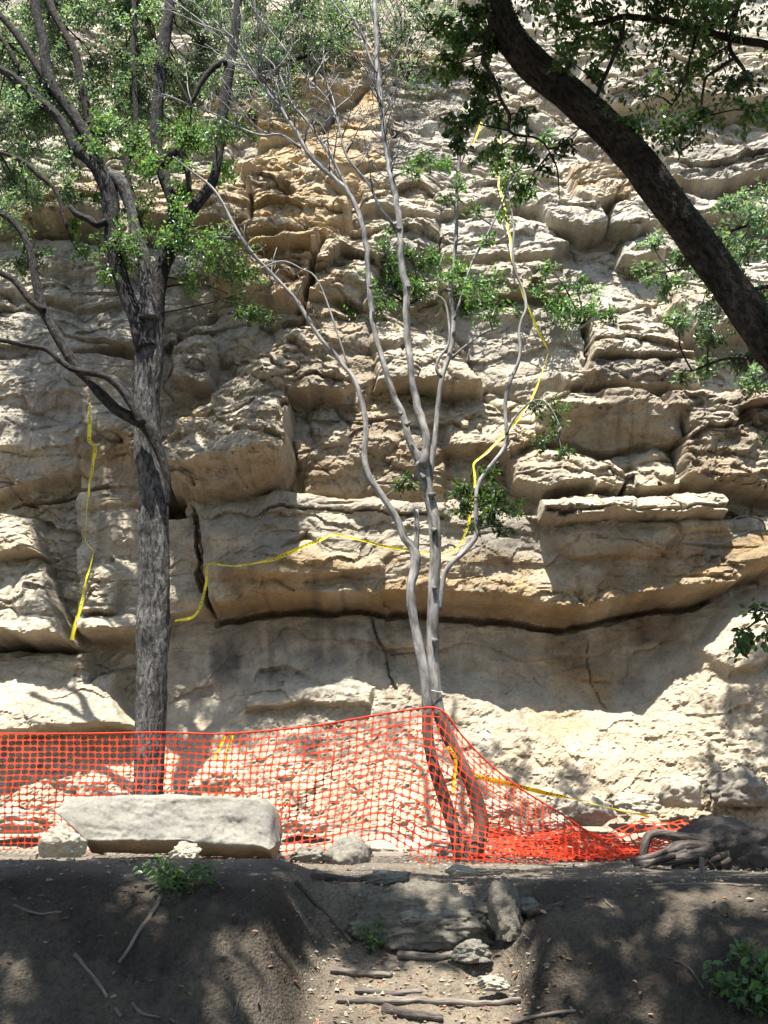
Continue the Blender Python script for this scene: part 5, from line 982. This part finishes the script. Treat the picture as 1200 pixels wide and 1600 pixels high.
stick([(528, 1566), (600, 1570), (680, 1573), (760, 1574), (815, 1568)], 'longest thin log across the gully steps', 0.022, 'dead', 'step_log', 'logs set as steps', 'log', 0.7, seed=109)
stick([(600, 1584), (640, 1592), (692, 1599)], 'dark log slanting at the bottom of the gully', 0.030, 'root', 'step_log', 'logs set as steps', 'log', 0.7, seed=110)
stick([(555, 1552), (620, 1556), (660, 1553)], 'half-buried log just above the longest log', 0.020, 'dead', 'step_log', 'logs set as steps', 'log', 0.3, seed=111)
stick([(828, 1432), (850, 1426), (880, 1418)], 'dark root stub poking out right of the gully', 0.022, 'root', 'exposed_root', 'exposed roots', 'root', seed=112)
stick([(940, 1402), (952, 1416), (960, 1428)], 'tiny twig on the right bank', 0.007, seed=113)
stick([(1010, 1385), (1080, 1383), (1200, 1386)], 'pale twig lying along the path at the right', 0.010, seed=114)
stick([(800, 1600), (850, 1592), (900, 1585)], 'pale root crossing the bottom of the right bank', 0.012, 'dead', 'exposed_root', 'exposed roots', 'root', seed=115)
stick([(1040, 1500), (1075, 1520), (1100, 1552)], 'thin root running down the right bank toward the corner plant', 0.010, 'root', 'exposed_root', 'exposed roots', 'root', seed=117)
stick([(20, 1420), (60, 1432), (95, 1428)], 'pale twig near the left edge of the bank', 0.008, seed=119)
q = onground(1099, 1371); tb = Tubes(); tb.add([q - np.array((0, 0, 0.05)), q + np.array((0, 0.01, 0.06)), q + np.array((0.006, 0.01, 0.135))], (0.026, 0.022, 0.018), 10, 0.02, 0.15, 0.1, 121)
tag(tb.build('wooden_stub', M['dead']), 'short pale wooden stub standing on the path by the stump', 'stub')

# ------------------------------------------------------------------ small plants and leaf litter
def plant(px, py, r, n, size, mat, label, name='green_plant', group='small plants on the bank', up=0.5):
    b = onground(px, py); k = mpp(py, b[1]); t = empty(name, b); tag(t, label, 'plant', group); tb = Tubes(); lv = Leaves(); R = r * k
    for i in range(max(3, n // 14)):
        d = unit(1)[0] * np.array((1, 0.8, 0.3)); e = b + d * R + np.array((0, 0, up * R * rng.uniform(0.5, 1.4))); m = (b + e) / 2 + np.array((0, 0, 0.25 * R))
        tb.add([b - np.array((0, 0, 0.01)), m, e], (0.004, 0.003, 0.0015), 5, 0.03)
        c = max(3, 14); tt = rng.uniform(0.3, 1.05, c)[:, None]; P_ = (1 - tt) ** 2 * b + 2 * tt * (1 - tt) * m + tt * tt * e + rng.normal(size=(c, 3)) * R * 0.12
        lv.add(P_, unit(c) * 0.8 + d * 0.5, unit(c) * 0.5 + np.array((0, -0.2, 0.9)), size * rng.uniform(0.6, 1.2, c), np.clip(1 + 0.3 * rng.normal(size=(c, 1)), 0.4, 1.8) * np.ones((1, 3)))
    tb.build('stems', M['leaf_dark'] if False else M['root'], t); lv.build('leaves', M[mat], t, 0.6)
plant(275, 1392, 58, 330, 0.045, 'leaf_oak', 'low leafy green plant on the crest of the left bank', up=0.45)
plant(578, 1492, 26, 90, 0.040, 'leaf_bright', 'bright green sprig beside the gully rock', up=1.4)
plant(638, 1475, 12, 30, 0.03, 'leaf_bright', 'tiny sprig under the face of the rock step', up=1.0)
plant(156, 1334, 12, 30, 0.035, 'leaf_bright', 'small yellow-green weed under the left end of the long block', up=0.5)
plant(1172, 1590, 60, 260, 0.06, 'leaf_oak', 'leafy green plant at the bottom right corner', up=0.9)
plant(1195, 1530, 40, 120, 0.055, 'leaf_oak', 'green seedling on the right bank above the corner plant', up=0.8)
plant(348, 1335, 8, 20, 0.02, 'leaf_bright', 'little weed at the foot of the long block', up=0.6)
plant(200, 1352, 14, 40, 0.018, 'leaf_oak', 'tiny weed in the dirt before the long block', up=0.3)
n = 1800; X = np.concatenate((rng.uniform(-0.4, 0.95, 620), rng.uniform(-3, 3.4, 1180))); Y = np.concatenate((rng.uniform(5.2, 6.9, 620), rng.uniform(5.2, 9.2, 1180)))
lv = Leaves(); lv.add(np.stack((X, Y, g_h(X, Y) + 0.008), -1), unit(n) * np.array((1, 1, 0.25)), unit(n) * 0.45 + np.array((0, -0.3, 0.9)), rng.uniform(0.02, 0.05, n), np.clip(1 + 0.4 * rng.normal(size=(n, 1)), 0.3, 2.0) * (1 + 0.12 * rng.normal(size=(n, 3))))
tag(lv.build('leaf_litter', M['litter']), 'dry brown leaves strewn over the steps and the bank', 'leaf litter', None, 'stuff')
